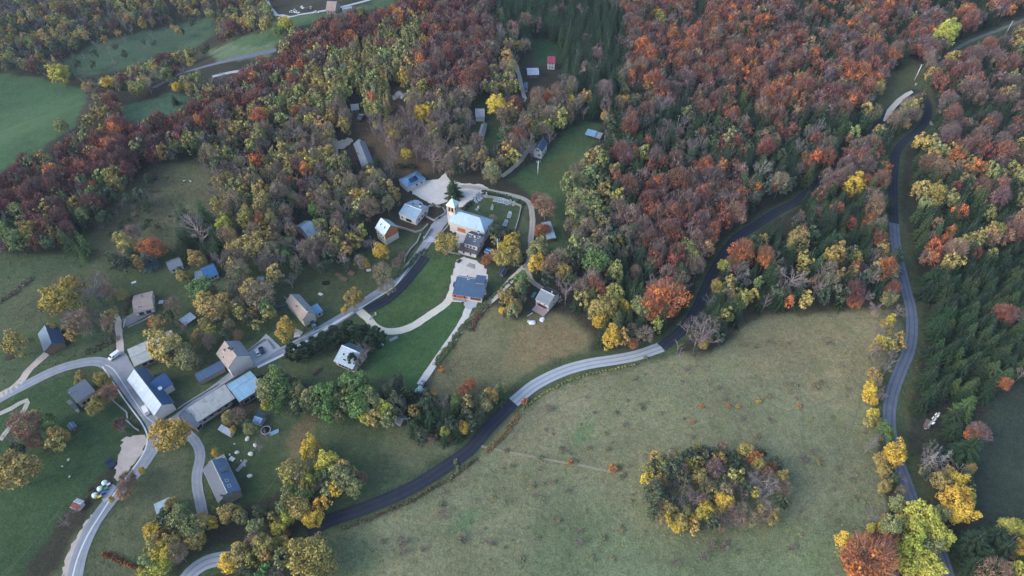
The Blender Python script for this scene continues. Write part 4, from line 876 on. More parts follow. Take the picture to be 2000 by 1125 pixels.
WM = {'white': M('render_white', (204, 200, 196), .9, var=.07), 'cream': M('render_cream', (204, 194, 178), .9, var=.1), 'beige': M('render_beige', (176, 166, 150), .9, var=.12), 'stone': M('stone_wall', (150, 142, 132), .95, var=.28, scale=1.6, bump=.5),
      'orange': M('timber_orange', (176, 108, 74), .8, var=.2), 'wood': M('timber_brown', (112, 92, 78), .85, var=.2), 'grey': M('render_grey', (152, 152, 152), .9, var=.12), 'darkwood': M('timber_dark', (74, 62, 58), .85, var=.2), 'pink': M('render_pinkish', (206, 198, 192), .9, var=.1),
      'brick': M('brick_tower', (206, 184, 166), .9, var=.16, scale=1.2)}
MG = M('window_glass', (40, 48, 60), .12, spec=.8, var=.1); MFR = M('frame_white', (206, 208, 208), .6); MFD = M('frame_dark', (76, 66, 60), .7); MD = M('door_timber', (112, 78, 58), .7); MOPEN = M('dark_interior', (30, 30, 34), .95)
MCH = M('chimney_render', (206, 204, 198), .9); MGUT = M('gutter_zinc', (150, 158, 166), .4, .6); MSOL = M('solar_glass', (44, 62, 92), .18, .2, spec=.8); MREDS = M('shutter_red', (142, 56, 46), .7); MORS = M('shutter_orange', (190, 106, 44), .7)
def slab(name, quad, th, m, parent, over=None):
    """one roof pane: quad of 4 points (eave a, eave b, ridge b, ridge a), thickness th, UV metres"""
    q = [Vector(p) for p in quad]; n = (q[1] - q[0]).cross(q[3] - q[0]).normalized()
    if n.z < 0: n = -n
    vs = q + [p - n * th for p in q]
    f = [(0, 1, 2, 3), (7, 6, 5, 4), (0, 4, 5, 1), (1, 5, 6, 2), (2, 6, 7, 3), (3, 7, 4, 0)]
    me = bpy.data.meshes.new(name); me.from_pydata([tuple(v) for v in vs], [], f); me.materials.append(m)
    e = (q[1] - q[0]).normalized(); up = n.cross(e); l = me.uv_layers.new(name='UVMap')
    for i, lp in enumerate(me.loops):
        v = vs[lp.vertex_index] - q[0]; l.data[i].uv = (v.dot(e), v.dot(up))
    me.update()
    if me.polygons[0].normal.z < 0: me.flip_normals()
    return link(name, me, parent)
def face_frame(L, W, side):
    """origin, along, outward of each wall"""
    return {'A': (Vector((-L / 2, W / 2, 0)), Vector((0, -1, 0)), Vector((-1, 0, 0)), W), 'B': (Vector((L / 2, -W / 2, 0)), Vector((0, 1, 0)), Vector((1, 0, 0)), W),
            'F': (Vector((-L / 2, -W / 2, 0)), Vector((1, 0, 0)), Vector((0, -1, 0)), L), 'K': (Vector((L / 2, W / 2, 0)), Vector((-1, 0, 0)), Vector((0, 1, 0)), L)}[side]
def opening(root, L, W, side, u, v, w, h, kind='window', frame=None, shut=None):
    o, a, n, wd = face_frame(L, W, side); c = o + a * (u * wd); 
    def P(du, dv, out): p = c + a * du + n * out; return (p.x, p.y, v + dv)
    def bx(du0, dv0, du1, dv1, o0, o1, mb, mi=0):
        vs = [P(du0, dv0, o0), P(du1, dv0, o0), P(du1, dv1, o0), P(du0, dv1, o0), P(du0, dv0, o1), P(du1, dv0, o1), P(du1, dv1, o1), P(du0, dv1, o1)]
        mb.add(vs, [(3, 2, 1, 0), (4, 5, 6, 7), (0, 1, 5, 4), (1, 2, 6, 5), (2, 3, 7, 6), (3, 0, 4, 7)], mi)
    mb = MB(); t = .12
    bx(-w / 2 - t, -t, -w / 2, h + t, -.05, .07, mb); bx(w / 2, -t, w / 2 + t, h + t, -.05, .07, mb); bx(-w / 2, h, w / 2, h + t, -.05, .068, mb); bx(-w / 2, -t, w / 2, 0, -.05, .11, mb)
    fr = mb.build('window' if kind == 'window' else ('door' if kind == 'door' else 'doorway'), frame or MFR, root)
    mb = MB(); bx(-w / 2, 0, w / 2, h, -.04, .02, mb)
    mb.build('pane' if kind == 'window' else ('door_or_shade_panel'), MG if kind == 'window' else (MOPEN if kind == 'open' else MD), fr)  # open doorways get a near-black sheet that paints the shade inside
    if shut:
        for s in (-1, 1):
            mb = MB(); x0 = s * (w / 2 + t + .02); x1 = x0 + s * w * .5; bx(min(x0, x1), 0, max(x0, x1), h, .0, .09, mb); mb.build('shutter', shut, fr)
    return fr
HOUSES = []
def house(name, label, A, B, Cc, wh, pitch, roof, wall, shape='gable', roof2=None, win=(), chim=(), sky=(), solar=(), over=.45, group='village houses', cat='house', gable=None, gout=0, wing=None, ridge_k=.5, vent=(), extra=None, openf=None, sq=True, base=2.5):
    """A-B: one eave edge in the photo (A at the left/near end), Cc the opposite corner next to B"""
    z = None; gx, gy = gp((A[0] + Cc[0]) / 2, (A[1] + Cc[1]) / 2, wh); g = Tz(gx, gy); z = g + wh
    a, b, c = plane_at(*A, z), plane_at(*B, z), plane_at(*Cc, z)
    ex = (b - a).normalized(); L = (b - a).length; per = Vector((-ex.y, ex.x, 0)); W = (c - b).dot(per)
    if W < 0: a, b = b, a; ex = -ex; per = -per; c = c; W = (plane_at(*Cc, z) - b).dot(per); W = abs(W)
    cen = (a + b) / 2 + per * W / 2; gz = Tz(cen.x, cen.y); rz = math.atan2(ex.y, ex.x)
    root = empty(name, (cen.x, cen.y, gz), rz, label, cat, group); HOUSES.append((cen.x, cen.y, max(L, W) / 2))
    wh = z - gz; l2, w2 = L / 2 - over * .6, W / 2 - over; rise = W * ridge_k * math.tan(R_(pitch)); th = .22
    wallm = WM[wall]; m1 = RM[roof]; m2 = RM[roof2 or roof]  # second slope can differ; some pairs have the sky's reflection painted in
    Lw, Ww = 2 * l2, 2 * w2
    k = over / (W / 2)                         # wall top under the roof slope
    if shape == 'gable':
        ry = -W / 2 + W * ridge_k; ztop = wh + rise - th * 1.2; e0 = wh + rise * (over / (W * ridge_k)) - th * 1.25; e1 = wh + rise * (over / (W * (1 - ridge_k))) - th * 1.25
        mb = MB(); mb.prism([(-w2, -base), (w2, -base), (w2, e1), (ry, ztop), (-w2, e0)], -l2, l2, 'x')
        body = mb.build('wall', wallm, root)
        if gable:
            for xx, s in ((-l2, -1), (l2, 1)):
                if gout and s != gout: continue
                zc = wh * .55; mb = MB(); mb.prism([(-w2 + .02, zc), (w2 - .02, zc), (w2 - .02, e1 - .05), (ry, ztop - .1), (-w2 + .02, e0 - .05)], min(xx, xx + s * .06), max(xx, xx + s * .06), 'x'); mb.build('gable_cladding', WM[gable], root)
        h = L / 2
        r = slab('roof', [(-h, -W / 2, wh), (h, -W / 2, wh), (h, ry, wh + rise), (-h, ry, wh + rise)], th, m1, root)
        r2 = slab('roof', [(h, W / 2, wh), (-h, W / 2, wh), (-h, ry, wh + rise + .004), (h, ry, wh + rise + .004)], th, m2, root)
        mb = MB(); mb.prism([(ry - .16, wh + rise - .05), (ry + .16, wh + rise - .05), (ry, wh + rise + .1)], -h + .01, h - .01, 'x'); mb.build('ridge_cap', MGUT, r)
    elif shape == 'shed':
        mb = MB(); sl = math.tan(R_(pitch)); e0 = wh + over * sl - th * 1.1; e1 = wh + (W - over) * sl - th * 1.1
        mb.prism([(-w2, -base), (w2, -base), (w2, e1), (-w2, e0)], -l2, l2, 'x'); body = mb.build('wall', wallm, root)
        h = L / 2; r = slab('roof', [(-h, -W / 2, wh), (h, -W / 2, wh), (h, W / 2, wh + W * sl), (-h, W / 2, wh + W * sl)], th, m1, root); rise = W * sl; ry = W / 2
    elif shape in ('hip', 'hipr', 'pyramid'):
        mb = MB(); mb.box(-l2, -w2, -base, l2, w2, wh - .12); body = mb.build('wall', wallm, root)
        h = L / 2; hl = W / 2 if shape != 'pyramid' else h; x0 = -h + (hl if shape != 'hipr' else 0); x1 = h - hl
        if shape == 'pyramid': x0 = -.02; x1 = .02
        zt = wh + rise; ry = 0
        r = slab('roof', [(-h, -W / 2, wh), (h, -W / 2, wh), (x1, 0, zt), (x0, 0, zt)], .1, m1, root); slab('roof', [(h, W / 2, wh), (-h, W / 2, wh), (x0, 0, zt), (x1, 0, zt)], .1, m2, root)
        for sx in (-1, 1):
            if sx < 0 and shape == 'hipr': 
                mb = MB(); mb.prism([(-w2, wh - .2), (w2, wh - .2), (0, zt - .25)], -l2, -l2 + .3, 'x'); mb.build('gable_wall', wallm, root); continue
            xr = x1 if sx > 0 else x0; slab('roof', [(sx * h, -sx * W / 2, wh), (sx * h, sx * W / 2, wh), (xr + sx * .004, sx * .01, zt), (xr + sx * .004, -sx * .01, zt)], .1, m1 if sx < 0 else m2, root)
    elif shape == 'flat':
        mb = MB(); mb.box(-l2, -w2, -base, l2, w2, wh - .3); body = mb.build('wall', wallm, root); h = L / 2
        r = slab('roof', [(-h, -W / 2, wh), (h, -W / 2, wh), (h, W / 2, wh + .3), (-h, W / 2, wh + .3)], .3, m1, root); rise = .3; ry = W / 2
    def zroof(x, y):
        if shape == 'gable': return wh + rise * ((y + W / 2) / (W * ridge_k) if y < ry else (W / 2 - y) / (W * (1 - ridge_k)))
        if shape in ('shed',): return wh + (y + W / 2) * math.tan(R_(pitch))
        if shape == 'flat': return wh + .3 * (y + W / 2) / W
        return wh + rise * min(1, (W / 2 - abs(y)) / (W / 2))
    # gutters along the eaves
    if shape in ('gable', 'hip', 'hipr') :
        for s in (-1, 1):
            mb = MB(); mb.tube([(-L / 2 + .1, s * (W / 2 + .05), wh - .08), (L / 2 - .1, s * (W / 2 + .05), wh - .08)], .08, 5); mb.build('gutter', MGUT, r)
    for c_ in chim:
        u, v = c_[0], c_[1]; s = c_[2] if len(c_) > 2 else .45; hh = c_[3] if len(c_) > 3 else 1.2; x, y = -L / 2 + u * L, -W / 2 + v * W; zz = zroof(x, y)
        mb = MB(); mb.box(x - s, y - s * .8, zz - .8, x + s, y + s * .8, zz + hh); ch = mb.build('chimney', MCH, r)
        mb = MB(); mb.box(x - s * 1.2, y - s, zz + hh + .002, x + s * 1.2, y + s, zz + hh + .16); mb.tube([(x, y, zz + hh + .16), (x, y, zz + hh + .5)], .16, 6); mb.build('chimney_cap', MFD, ch)
    def onroof(u, v, w, l, nm, m, t=.1, frame=None):
        x, y = -L / 2 + u * L, -W / 2 + v * W; y0, y1 = y - l / 2, y + l / 2; z0, z1 = zroof(x, y0), zroof(x, y1)
        mb = MB(); vs = []
        for dz in (.02, t): vs += [(x - w / 2, y0, z0 + dz), (x + w / 2, y0, z0 + dz), (x + w / 2, y1, z1 + dz), (x - w / 2, y1, z1 + dz)]
        mb.add(vs, [(3, 2, 1, 0), (4, 5, 6, 7), (0, 1, 5, 4), (1, 2, 6, 5), (2, 3, 7, 6), (3, 0, 4, 7)]); o = mb.build(nm, frame or m, r)
        if frame:
            mb = MB(); q = .14; vs = [(x - w / 2 + q, y0 + q, z0 + (z1 - z0) * q / l + t + .012), (x + w / 2 - q, y0 + q, z0 + (z1 - z0) * q / l + t + .012), (x + w / 2 - q, y1 - q, z1 - (z1 - z0) * q / l + t + .012), (x - w / 2 + q, y1 - q, z1 - (z1 - z0) * q / l + t + .012)]
            mb.add(vs, [(0, 1, 2, 3)]); mb.build('skylight_pane', m, r)
    for s in sky: onroof(s[0], s[1], s[2] if len(s) > 2 else 1.0, s[3] if len(s) > 3 else 1.2, 'skylight', MG, .12, MFR)
    for s in solar: onroof(s[0], s[1], s[2], s[3], 'solar_panel', MSOL, .14)
    for wdef in win:
        side, cols, rows = wdef[0], wdef[1], wdef[2]; opt = wdef[3] if len(wdef) > 3 else {}
        ww, hh = opt.get('s', (1.0, 1.3)); v0 = opt.get('v', 1.0); dv = opt.get('dv', 2.7); u0, u1 = opt.get('u', (.12, .88))
        for j in range(rows):
            for i in range(cols):
                u = u0 + (u1 - u0) * ((i + .5) / cols); opening(root, Lw, Ww, side, u, v0 + j * dv, ww, hh, opt.get('k', 'window'), opt.get('f'), opt.get('sh'))
    if wing:      # a wing with its ridge across the main one: (u0,u1 along ridge, length out, side, eave height, pitch, roof, wall)
        u0, u1, ln, sd, wh2, p2, rf, wl = wing; x0, x1 = -L / 2 + u0 * L, -L / 2 + u1 * L; xm = (x0 + x1) / 2; sg = 1 if sd == 'K' else -1; yo = sg * (W / 2 + ln); yi = sg * (W * .12); rs = (x1 - x0) / 2 * math.tan(R_(p2))
        mb = MB(); mb.prism([(x0 + .4, -base), (x1 - .4, -base), (x1 - .4, wh2 - .1 + .4 * math.tan(R_(p2)) - .15), (xm, wh2 + rs - .3), (x0 + .4, wh2 - .25 + .4 * math.tan(R_(p2)))], min(sg * (w2 - .1), yo - sg * .4), max(sg * (w2 - .1), yo - sg * .4), 'y'); mb.build('wing_wall', WM[wl], root)
        wz = slab('wing_roof', [(x0, yi, wh2), (x0, yo, wh2), (xm, yo, wh2 + rs), (xm, yi, wh2 + rs)], .2, RM[rf], root); slab('wing_roof', [(x1, yo, wh2), (x1, yi, wh2), (xm, yi, wh2 + rs + .003), (xm, yo, wh2 + rs + .003)], .2, RM[rf], root)
    if extra: extra(root, L, W, wh, rise, zroof)
    return root, L, W, wh
def Z(z, x, y): pass
# --- church: nave, tower, annex
def nave_extra(root, L, W, wh, rise, zr):
    for u, k in ((.24, 1), (.42, 0), (.52, 0), (.72, 0)):
        fr = opening(root, L - .54, W - .9, 'F', u, 1.6, 1.3, 2.2, 'window', MFR); 
    mb = MB(); mb.box(-L * .27, -W / 2 + .3, 1.2, -L * .05, -W / 2 + .40, 3.8); mb.build('door', WM['orange'], root)
root, cL, cW, cwh = house('church', 'cream church nave with pale zinc roof and hipped end beside the cemetery', (876, 433), (947, 455), (960.5, 428), 6.0, 36, 'zinc', 'pink', 'hipr', group=None, cat='church', extra=nave_extra, over=.4, base=3)
NAVE = root
def tower():
    rz = NAVE.rotation_euler.z; M4 = Matrix.Translation(NAVE.location) @ Matrix.Rotation(rz, 4, 'Z'); s = 2.25
    root = NAVE; x0 = -cL / 2 - .2; y0 = .3; H = 13.6
    # square shaft with an open belfry of two arches per face, clock below, pyramid roof with cross
    mb = MB(); mb.box(x0 - s, y0 - s, -3, x0 + s, y0 + s, 9.6); sh = mb.build('tower', WM['brick'], root)
    mb = MB()
    for a in (-1, 1):
        for b in (-1, 1): mb.box(x0 + a * s - (.7 if a > 0 else 0), y0 + b * s - (.7 if b > 0 else 0), 9.6, x0 + a * s + (0 if a > 0 else .7), y0 + b * s + (0 if b > 0 else .7), 12.6)
    for a in (-1, 1):
        mb.box(x0 - .22, y0 + a * s - (.5 if a > 0 else 0), 9.6, x0 + .22, y0 + a * s + (0 if a > 0 else .5), 12.4); mb.box(x0 + a * s - (.5 if a > 0 else 0), y0 - .22, 9.6, x0 + a * s + (0 if a > 0 else .5), y0 + .22, 12.4)
    mb.box(x0 - s - .02, y0 - s - .02, 12.6, x0 + s + .02, y0 + s + .02, 13.6); mb.build('belfry', WM['brick'], sh)
    mb = MB(); mb.box(x0 - s + .8, y0 - s + .8, 9.61, x0 + s - .8, y0 + s - .8, 12.5); mb.build('belfry_shade', MOPEN, sh)  # near-black block paints the shade inside the open belfry
    mb = MB(); mb.tube([(x0, y0, 10.0), (x0, y0, 10.6), (x0, y0, 11.3)], [.7, .5, .2], 10); mb.build('bell', M('bronze', (120, 96, 60), .4, .8), sh)
    for n in ((0, -1), (-1, 0)):
        mb = MB(); c = Vector((x0 + n[0] * (s + .02), y0 + n[1] * (s + .02), 8.4)); mb.tube([c, c + Vector((n[0], n[1], 0)) * .12], 1.0, 16); mb.build('clock_face', M('clock_white', (232, 232, 228), .5), sh)
    e = s + .35; z = 13.6
    mb = MB(); mb.add([(x0 - e, y0 - e, z), (x0 + e, y0 - e, z), (x0 + e, y0 + e, z), (x0 - e, y0 + e, z), (x0, y0, z + 3.4)], [(3, 2, 1, 0), (0, 1, 4), (1, 2, 4), (2, 3, 4), (3, 0, 4)]); ms = mb.build('tower_roof', M('tower_zinc', (160, 188, 198), .45, .5), root)
    mb = MB(); mb.tube([(x0, y0, z + 3.3), (x0, y0, z + 5.2)], .06, 5); mb.box(x0 - .45, y0 - .05, z + 4.5, x0 + .45, y0 + .05, z + 4.62); mb.build('cross', MFR, ms)
tower()
house('house', 'white house with dark slate roof and skylights joined to the church nave', (905, 474), (932, 482), (944.5, 458), 6.0, 30, 'slated', 'white', chim=((.62, .40, .4, 1.6), (.62, .86, .4, 1.6)), sky=((.3, .4), (.85, .45), (.7, .25)), win=(('B', 1, 2, {'u': (.3, .6), 's': (.9, 1.3)}), ('F', 3, 1, {'v': 3.4})), roof2='navy')
house('lean_to', 'low brown-roofed annex under the slate-roofed house by the church', (893, 488), (930, 497), (935, 484), 2.8, 8, 'brown', 'white', 'shed', win=(('F', 2, 1, {}),), cat='annex')
# --- around the square
def hipsolar(root, L, W, wh, rise, zr): pass
house('house', 'blue hipped-roof hall with solar panels on the north-west of the square', (795.5, 366), (832, 348.5), (819, 331.5), 3.2, 24, 'blue', 'white', 'hip', solar=((.45, .28, 4.6, 2.6), (.60, .30, 2.0, 2.4)), win=(('F', 2, 1, {'u': (.4, .9), 's': (1.2, 1.2)}),), roof2='blue')
house('house', 'pale zinc-roofed house with rear wing and walled lawn facing the square', (778, 417), (812, 430), (832, 402), 3.8, 20, 'zinc', 'white', chim=((.72, .75, .6, 1.4),), solar=((.30, .62, 1.4, 4.2),), sky=((.55, .55),), win=(('B', 3, 1, {'s': (1.1, 1.5)}), ('F', 1, 1, {'u': (.4, .7), 's': (3.6, 2.0), 'k': 'open', 'v': .2}), ('F', 1, 1, {'u': (.02, .3)})), wing=(.05, .6, 1.2, 'K', 3.6, 18, 'zinc', 'white'))
house('house', 'three-storey house with orange timber gable and pale seam roof', (750.5, 460), (732, 445), (762, 431), 7.2, 42, 'zincold', 'cream', gable='orange', sky=((.3, .28), (.7, .28)), win=(('A', 2, 2, {'s': (.9, 1.2)}), ('F', 3, 2, {'s': (.8, 1.1)}), ('A', 1, 1, {'v': 6.6, 'u': (.3, .7)})), roof2='zincold')
house('barn', 'small lone barn with white seamed roof on the wooded slope', (604, 465), (624.5, 453), (605.3, 425.5), 3.4, 30, 'zinc', 'grey', win=(('A', 2, 1, {'s': (.8, .9)}),), chim=((.1, .9, .25, .6),), cat='barn')
house('house', 'very long grey-roofed stone building at the end of the stony track', (708, 328), (690, 281), (713, 277), 4.6, 34, 'slate', 'stone', roof2='slate', chim=((.05, .6, .35, 1.2), (.45, .05, .3, .6)), win=(('F', 6, 1, {'s': (.9, 1.1)}), ('A', 2, 2, {})))
house('house', 'white gabled house with navy roof at the top of the open meadow', (1059, 296.5), (1070.5, 278.5), (1053.5, 272.5), 5.2, 42, 'navy', 'white', chim=((.1, .85, .3, 1.2),), win=(('A', 2, 1, {'v': 4.6, 's': (.9, 1.1), 'u': (.3, .7)}), ('A', 1, 1, {'v': 1.6, 's': (1.4, 1.1), 'u': (.5, .9)}), ('F', 2, 1, {})))
house('lean_to', 'low grey lean-to leaning on the white navy-roofed meadow house', (1033, 297.5), (1041, 300), (1044, 285), 2.6, 12, 'lead', 'wood', 'shed', cat='annex')
house('cottage', 'long grey-tiled cottage with white gable beside the golden tree', (945.5, 264), (951.5, 242), (943, 232), 3.2, 34, 'tileg', 'white', chim=((.7, .6, .35, 1),), win=(('A', 1, 1, {'v': 3.4, 's': (1.0, 1.0), 'u': (.35, .65)}), ('A', 2, 1, {'s': (1.1, 1.4)})))
house('cottage', 'short cottage with bright white end wall behind the grey-tiled one', (928.5, 229.5), (947, 229), (952, 211), 2.9, 28, 'lead', 'white', win=(('A', 1, 1, {}),))
house('cabin', 'cabin with snow-white sheet roof in the forest clearing', (1030, 146.5), (1053, 146), (1047, 132.5), 2.8, 26, 'white', 'wood', win=(('F', 2, 1, {}),), cat='cabin', ridge_k=.35)
house('hut', 'tall hut with raspberry-red roof edge behind the white cabin', (1069, 124), (1084.5, 124), (1084, 116.5), 4.6, 26, 'red', 'white', 'shed', win=(('F', 2, 2, {'s': (.8, .9)}),), cat='hut')
house('shed', 'small white shed with blue roof beside the forest track', (1023.5, 173), (1031, 173), (1031, 166), 2.6, 25, 'deep2', 'white', 'shed', win=(('F', 1, 1, {}),), cat='shed')
house('cottage', 'weathered grey hut half hidden among leafless trees', (686, 216), (702, 214), (698, 203), 2.6, 32, 'slate', 'wood', win=(('F', 2, 1, {}),))
house('hut', 'smaller dark hut just below the hidden grey one', (697, 231), (706, 233), (708, 222), 2.2, 26, 'slated', 'darkwood', win=(('F', 1, 1, {}),), cat='hut')
def shelter(name, label, A, B, Cc, wh, rf, cat='shelter', pitch=10, panels=()):
    z = None; gx, gy = gp((A[0] + Cc[0]) / 2, (A[1] + Cc[1]) / 2, wh); g = Tz(gx, gy); z = g + wh; a, b, c = plane_at(*A, z), plane_at(*B, z), plane_at(*Cc, z)
    ex = (b - a).normalized(); L = (b - a).length; per = Vector((-ex.y, ex.x, 0)); W = (c - b).dot(per)
    if W < 0: per = -per; ex = -ex; a, b = b, a; W = abs(W)
    cen = (a + b) / 2 + per * W / 2; root = empty(name, (cen.x, cen.y, g), math.atan2(ex.y, ex.x), label, cat); HOUSES.append((cen.x, cen.y, max(L, W) / 2))
    sl = math.tan(R_(pitch)); r = slab('roof', [(-L / 2, -W / 2, wh), (L / 2, -W / 2, wh), (L / 2, W / 2, wh + W * sl), (-L / 2, W / 2, wh + W * sl)], .12, RM[rf], root)
    n = max(2, int(L / 3))
    for i in range(n):
        for s in (-1, 1):
            x = -L / 2 + .3 + (L - .6) * i / (n - 1); y = s * (W / 2 - .3); mb = MB(); mb.box(x - .09, y - .09, -1, x + .09, y + .09, wh + (y + W / 2) * sl - .13); mb.build('post', WM['wood'], root)
    mb = MB(); mb.box(-L / 2 + .4, W / 2 - .45, -1, L / 2 - .4, W / 2 - .38, wh + W * sl - .3); mb.build('back_wall', WM['wood'], root)
    return root, L, W, wh
shelter('field_shelter', 'open-fronted shelter with light blue sheets at the forest edge above the meadow', (1142, 262.5), (1161, 267.5), (1164, 258), 2.6, 'skyblue'); shelter('field_shelter', 'smaller grey-sheeted shelter joined to the light blue one', (1160, 268), (1172, 271), (1174, 261.5), 2.3, 'lead')
house('barn', 'pale metal-roofed barn against the trees at the foot of the meadow', (1068.5, 467.5), (1086.5, 464.5), (1085, 434.5), 2.8, 8, 'zincold', 'wood', 'shed', cat='barn')
# --- modern house and its neighbours
def modern(root, L, W, wh, rise, zr):
    mb = MB(); x0, x1 = L * .18, L * .40
    mb.box(x0, W * .05, wh - .5, L / 2 - .6, W * .33, zr(0, W * .33) + 1.1); d = mb.build('dormer', WM['grey'], root); slab('dormer_roof', [(x0 - .4, W * .02, zr(0, W * .3) + 1.12), (L / 2 - .2, W * .02, zr(0, W * .3) + 1.12), (L / 2 - .2, W * .40, zr(0, W * .3) + 1.5), (x0 - .4, W * .40, zr(0, W * .3) + 1.5)], .12, RM['deep2'], root)
    mb = MB(); mb.box(-L / 2 + .3, -W / 2 - .7, -.6, -L * .05, -W / 2 + .8, .3); mb.build('terrace', WM['grey'], root)
    for x in (-L * .48, -L * .28, -L * .06): MB().box(x - .1, -W / 2 - .6, .3, x + .1, -W / 2 - .4, 2.6).build('post', WM['orange'], root)
    mb = MB(); mb.box(-L / 2 - 1.6, W * .05, .6, -L / 2 - .2, W * .22, 2.4); mb.build('porch', RM['deep'], root)
house('house', 'wide modern house with one big dark blue roof and orange timber front', (883.5, 574.5), (941.5, 583), (945, 545), 3.3, 17, 'deep2', 'white', 'gable', ridge_k=.74, roof2='deep', sky=((.4, .70, 1.0, 1.0),), win=(('F', 3, 1, {'u': (.04, .42), 's': (1.8, 1.9), 'f': WM['orange'], 'sh': MORS}), ('F', 2, 1, {'u': (.6, .96), 's': (2.4, 2.1), 'k': 'door', 'f': WM['orange']}), ('B', 2, 1, {})), extra=modern, chim=((.35, .8, .3, .9),))
house('shed', 'black-roofed garden shed on the gravel by the upper drive', (984, 537.5), (993, 524), (983, 519), 2.4, 24, 'navy', 'darkwood', roof2='navy', win=(('A', 1, 1, {}),), cat='shed')
house('shed', 'small bright blue tarpaulin-roofed shed in the brown yard', (945, 491), (955, 495), (959, 486), 2.0, 12, 'bright', 'wood', cat='shed')
def terrace65(root, L, W, wh, rise, zr):
    mb = MB(); mb.box(-L / 2 + .4, -W / 2 - 3.0, -1.5, L / 2 - .3, -W / 2 + .3, .35); mb.build('terrace', M('terrace_pink', (170, 150, 150), .8), root)
house('house', 'white house with grey-blue roof, red shutters and terrace above the dry scrub', (1045, 584), (1071.5, 597.5), (1090.5, 571), 4.6, 30, 'slate', 'white', roof2='slated', chim=((.72, .62, .3, 1.4),), win=(('F', 3, 1, {'sh': MREDS, 's': (1.1, 1.9), 'v': .7}), ('F', 2, 1, {'v': 3.0, 's': (.9, .7)}), ('B', 1, 2, {'s': (1.2, 1.0)})), extra=terrace65)
house('hut', 'little grey hut beside a purplish bush at the edge of the conifers', (771, 825.5), (783, 830.5), (789, 812), 2.4, 24, 'tileg', 'wood', roof2='lead', win=(('F', 1, 1, {}),), cat='hut')
# --- village west
def ramp(root, L, W, wh, rise, zr):
    mb = MB(); mb.box(-L / 2 - 6.5, -W * .12, -2, -L / 2 + .1, W * .12, .15); mb.build('barn_ramp', m_vil, root)
    for y in (-W * .2, W * .16): MB().box(-L / 2 - 7.5, y, -2, -L / 2 - .02, y + .35, .9).build('ramp_wall', WM['stone'], root)
house('house', 'big beige house with grey-brown tiled roof and barn ramp above the street', (590.5, 626), (558, 589), (582, 572.5), 5.2, 38, 'tile', 'cream', roof2='tileg', chim=((.95, .55, .35, 1.1), (.5, .25, .25, .6)), win=(('F', 5, 2, {'s': (.9, 1.2)}), ('A', 1, 1, {'k': 'open', 's': (3.6, 3.2), 'u': (.3, .9), 'v': 1.6}), ('A', 1, 1, {'u': (.72, 1.0), 'v': 1.2})), extra=ramp)
house('annex', 'small blue-roofed annex touching the big beige house', (617, 615), (631, 607), (621.5, 595), 3.0, 14, 'blue', 'beige', 'shed', cat='annex', win=(('F', 1, 1, {}),))
house('house', 'low light-roofed house sheltered by the curved row of black pines', (651.5, 705), (689, 721), (709.5, 681), 3.6, 24, 'zincold', 'cream', roof2='blue', sky=((.45, .18, 1.8, 1.0), (.3, .35, 1.2, 1.2)), ridge_k=.62, win=(('F', 4, 1, {'s': (1.6, 1.8), 'v': .6}),), over=.7)
def windows15(root, L, W, wh, rise, zr):
    for j, (n, v, u0, u1) in enumerate(((3, 1.0, .1, .75), (3, 4.0, .12, .88), (2, 6.8, .25, .75))):
        for i in range(n): opening(root, L - .54, W - .9, 'A', u0 + (u1 - u0) * (i + .5) / n, v, 1.15, 1.4)
    for i in range(5): opening(root, L - .54, W - .9, 'A', .3 + .4 * (i + .5) / 5, 9.0, .55, .7)
house('farmhouse', 'tall white gable house with many windows and a tiled roof coloured as lit and shaded', (445, 720), (422, 690.5), (467.5, 666.5), 7.2, 38, 'tile', 'pink', roof2='slate', chim=((.5, .45, .5, 1.0), (.62, .52, .6, .8), (.3, .3, .25, .5)), sky=((.45, .12), (.3, .3)), extra=windows15, win=(('F', 3, 1, {'v': 4.0}),))  # tan and grey slopes: side light and shade put into the tile colours
house('barn', 'long narrow dark blue lean-to roof beside the tall many-windowed house', (388.5, 746), (440, 718.5), (434.5, 705.5), 3.0, 14, 'deep2', 'stone', 'shed', cat='barn')
def hip17(root, L, W, wh, rise, zr):
    for i in range(4): MB().box(-L * .30 + i * 3.2, -W / 2 - .6, wh - 1.4, -L * .30 + i * 3.2 + 1.8, -W / 2 + .3, wh - 1.25).build('awning', MGUT, root)
house('barn', 'long low barn with pale fibre-cement roof running down to the junction', (386, 824.5), (459, 777), (444, 750.5), 3.6, 15, 'fibre', 'beige', win=(('F', 9, 1, {'s': (1.3, 1.0), 'v': 1.4, 'f': MFD}), ('F', 1, 1, {'u': (.9, 1.0), 'k': 'open', 's': (3, 2.6), 'v': .1})), extra=hip17, cat='barn', ridge_k=.9, roof2='lead')
house('annex', 'grey slate-roofed end annex of the long pale barn', (383, 836), (394, 824), (368, 806), 3.0, 26, 'slate', 'wood', ridge_k=.95, cat='annex', win=(('F', 1, 1, {'k': 'open', 's': (2.6, 2.0), 'v': .1}),))
house('barn', 'barn with two large sky-blue sheet roofs between barn and street', (467, 785), (514, 755.5), (488, 724.5), 4.0, 13, 'skyblue', 'wood', ridge_k=.55, cat='barn', win=(('F', 3, 1, {'k': 'open', 's': (2.4, 2.2), 'v': .2}),))
def gable13(root, L, W, wh, rise, zr):
    mb = MB(); mb.box(-L / 2 - 6, -W * .2, -2, -L / 2 + .2, W * .12, .2); mb.build('barn_ramp', m_vil, root)
    mb = MB(); mb.tube([(L * .1, W * .40, wh + 1.0), (L * .1, W * .40, wh + 1.15)], .95, 14); mb.build('satellite_dish', MFR, root)
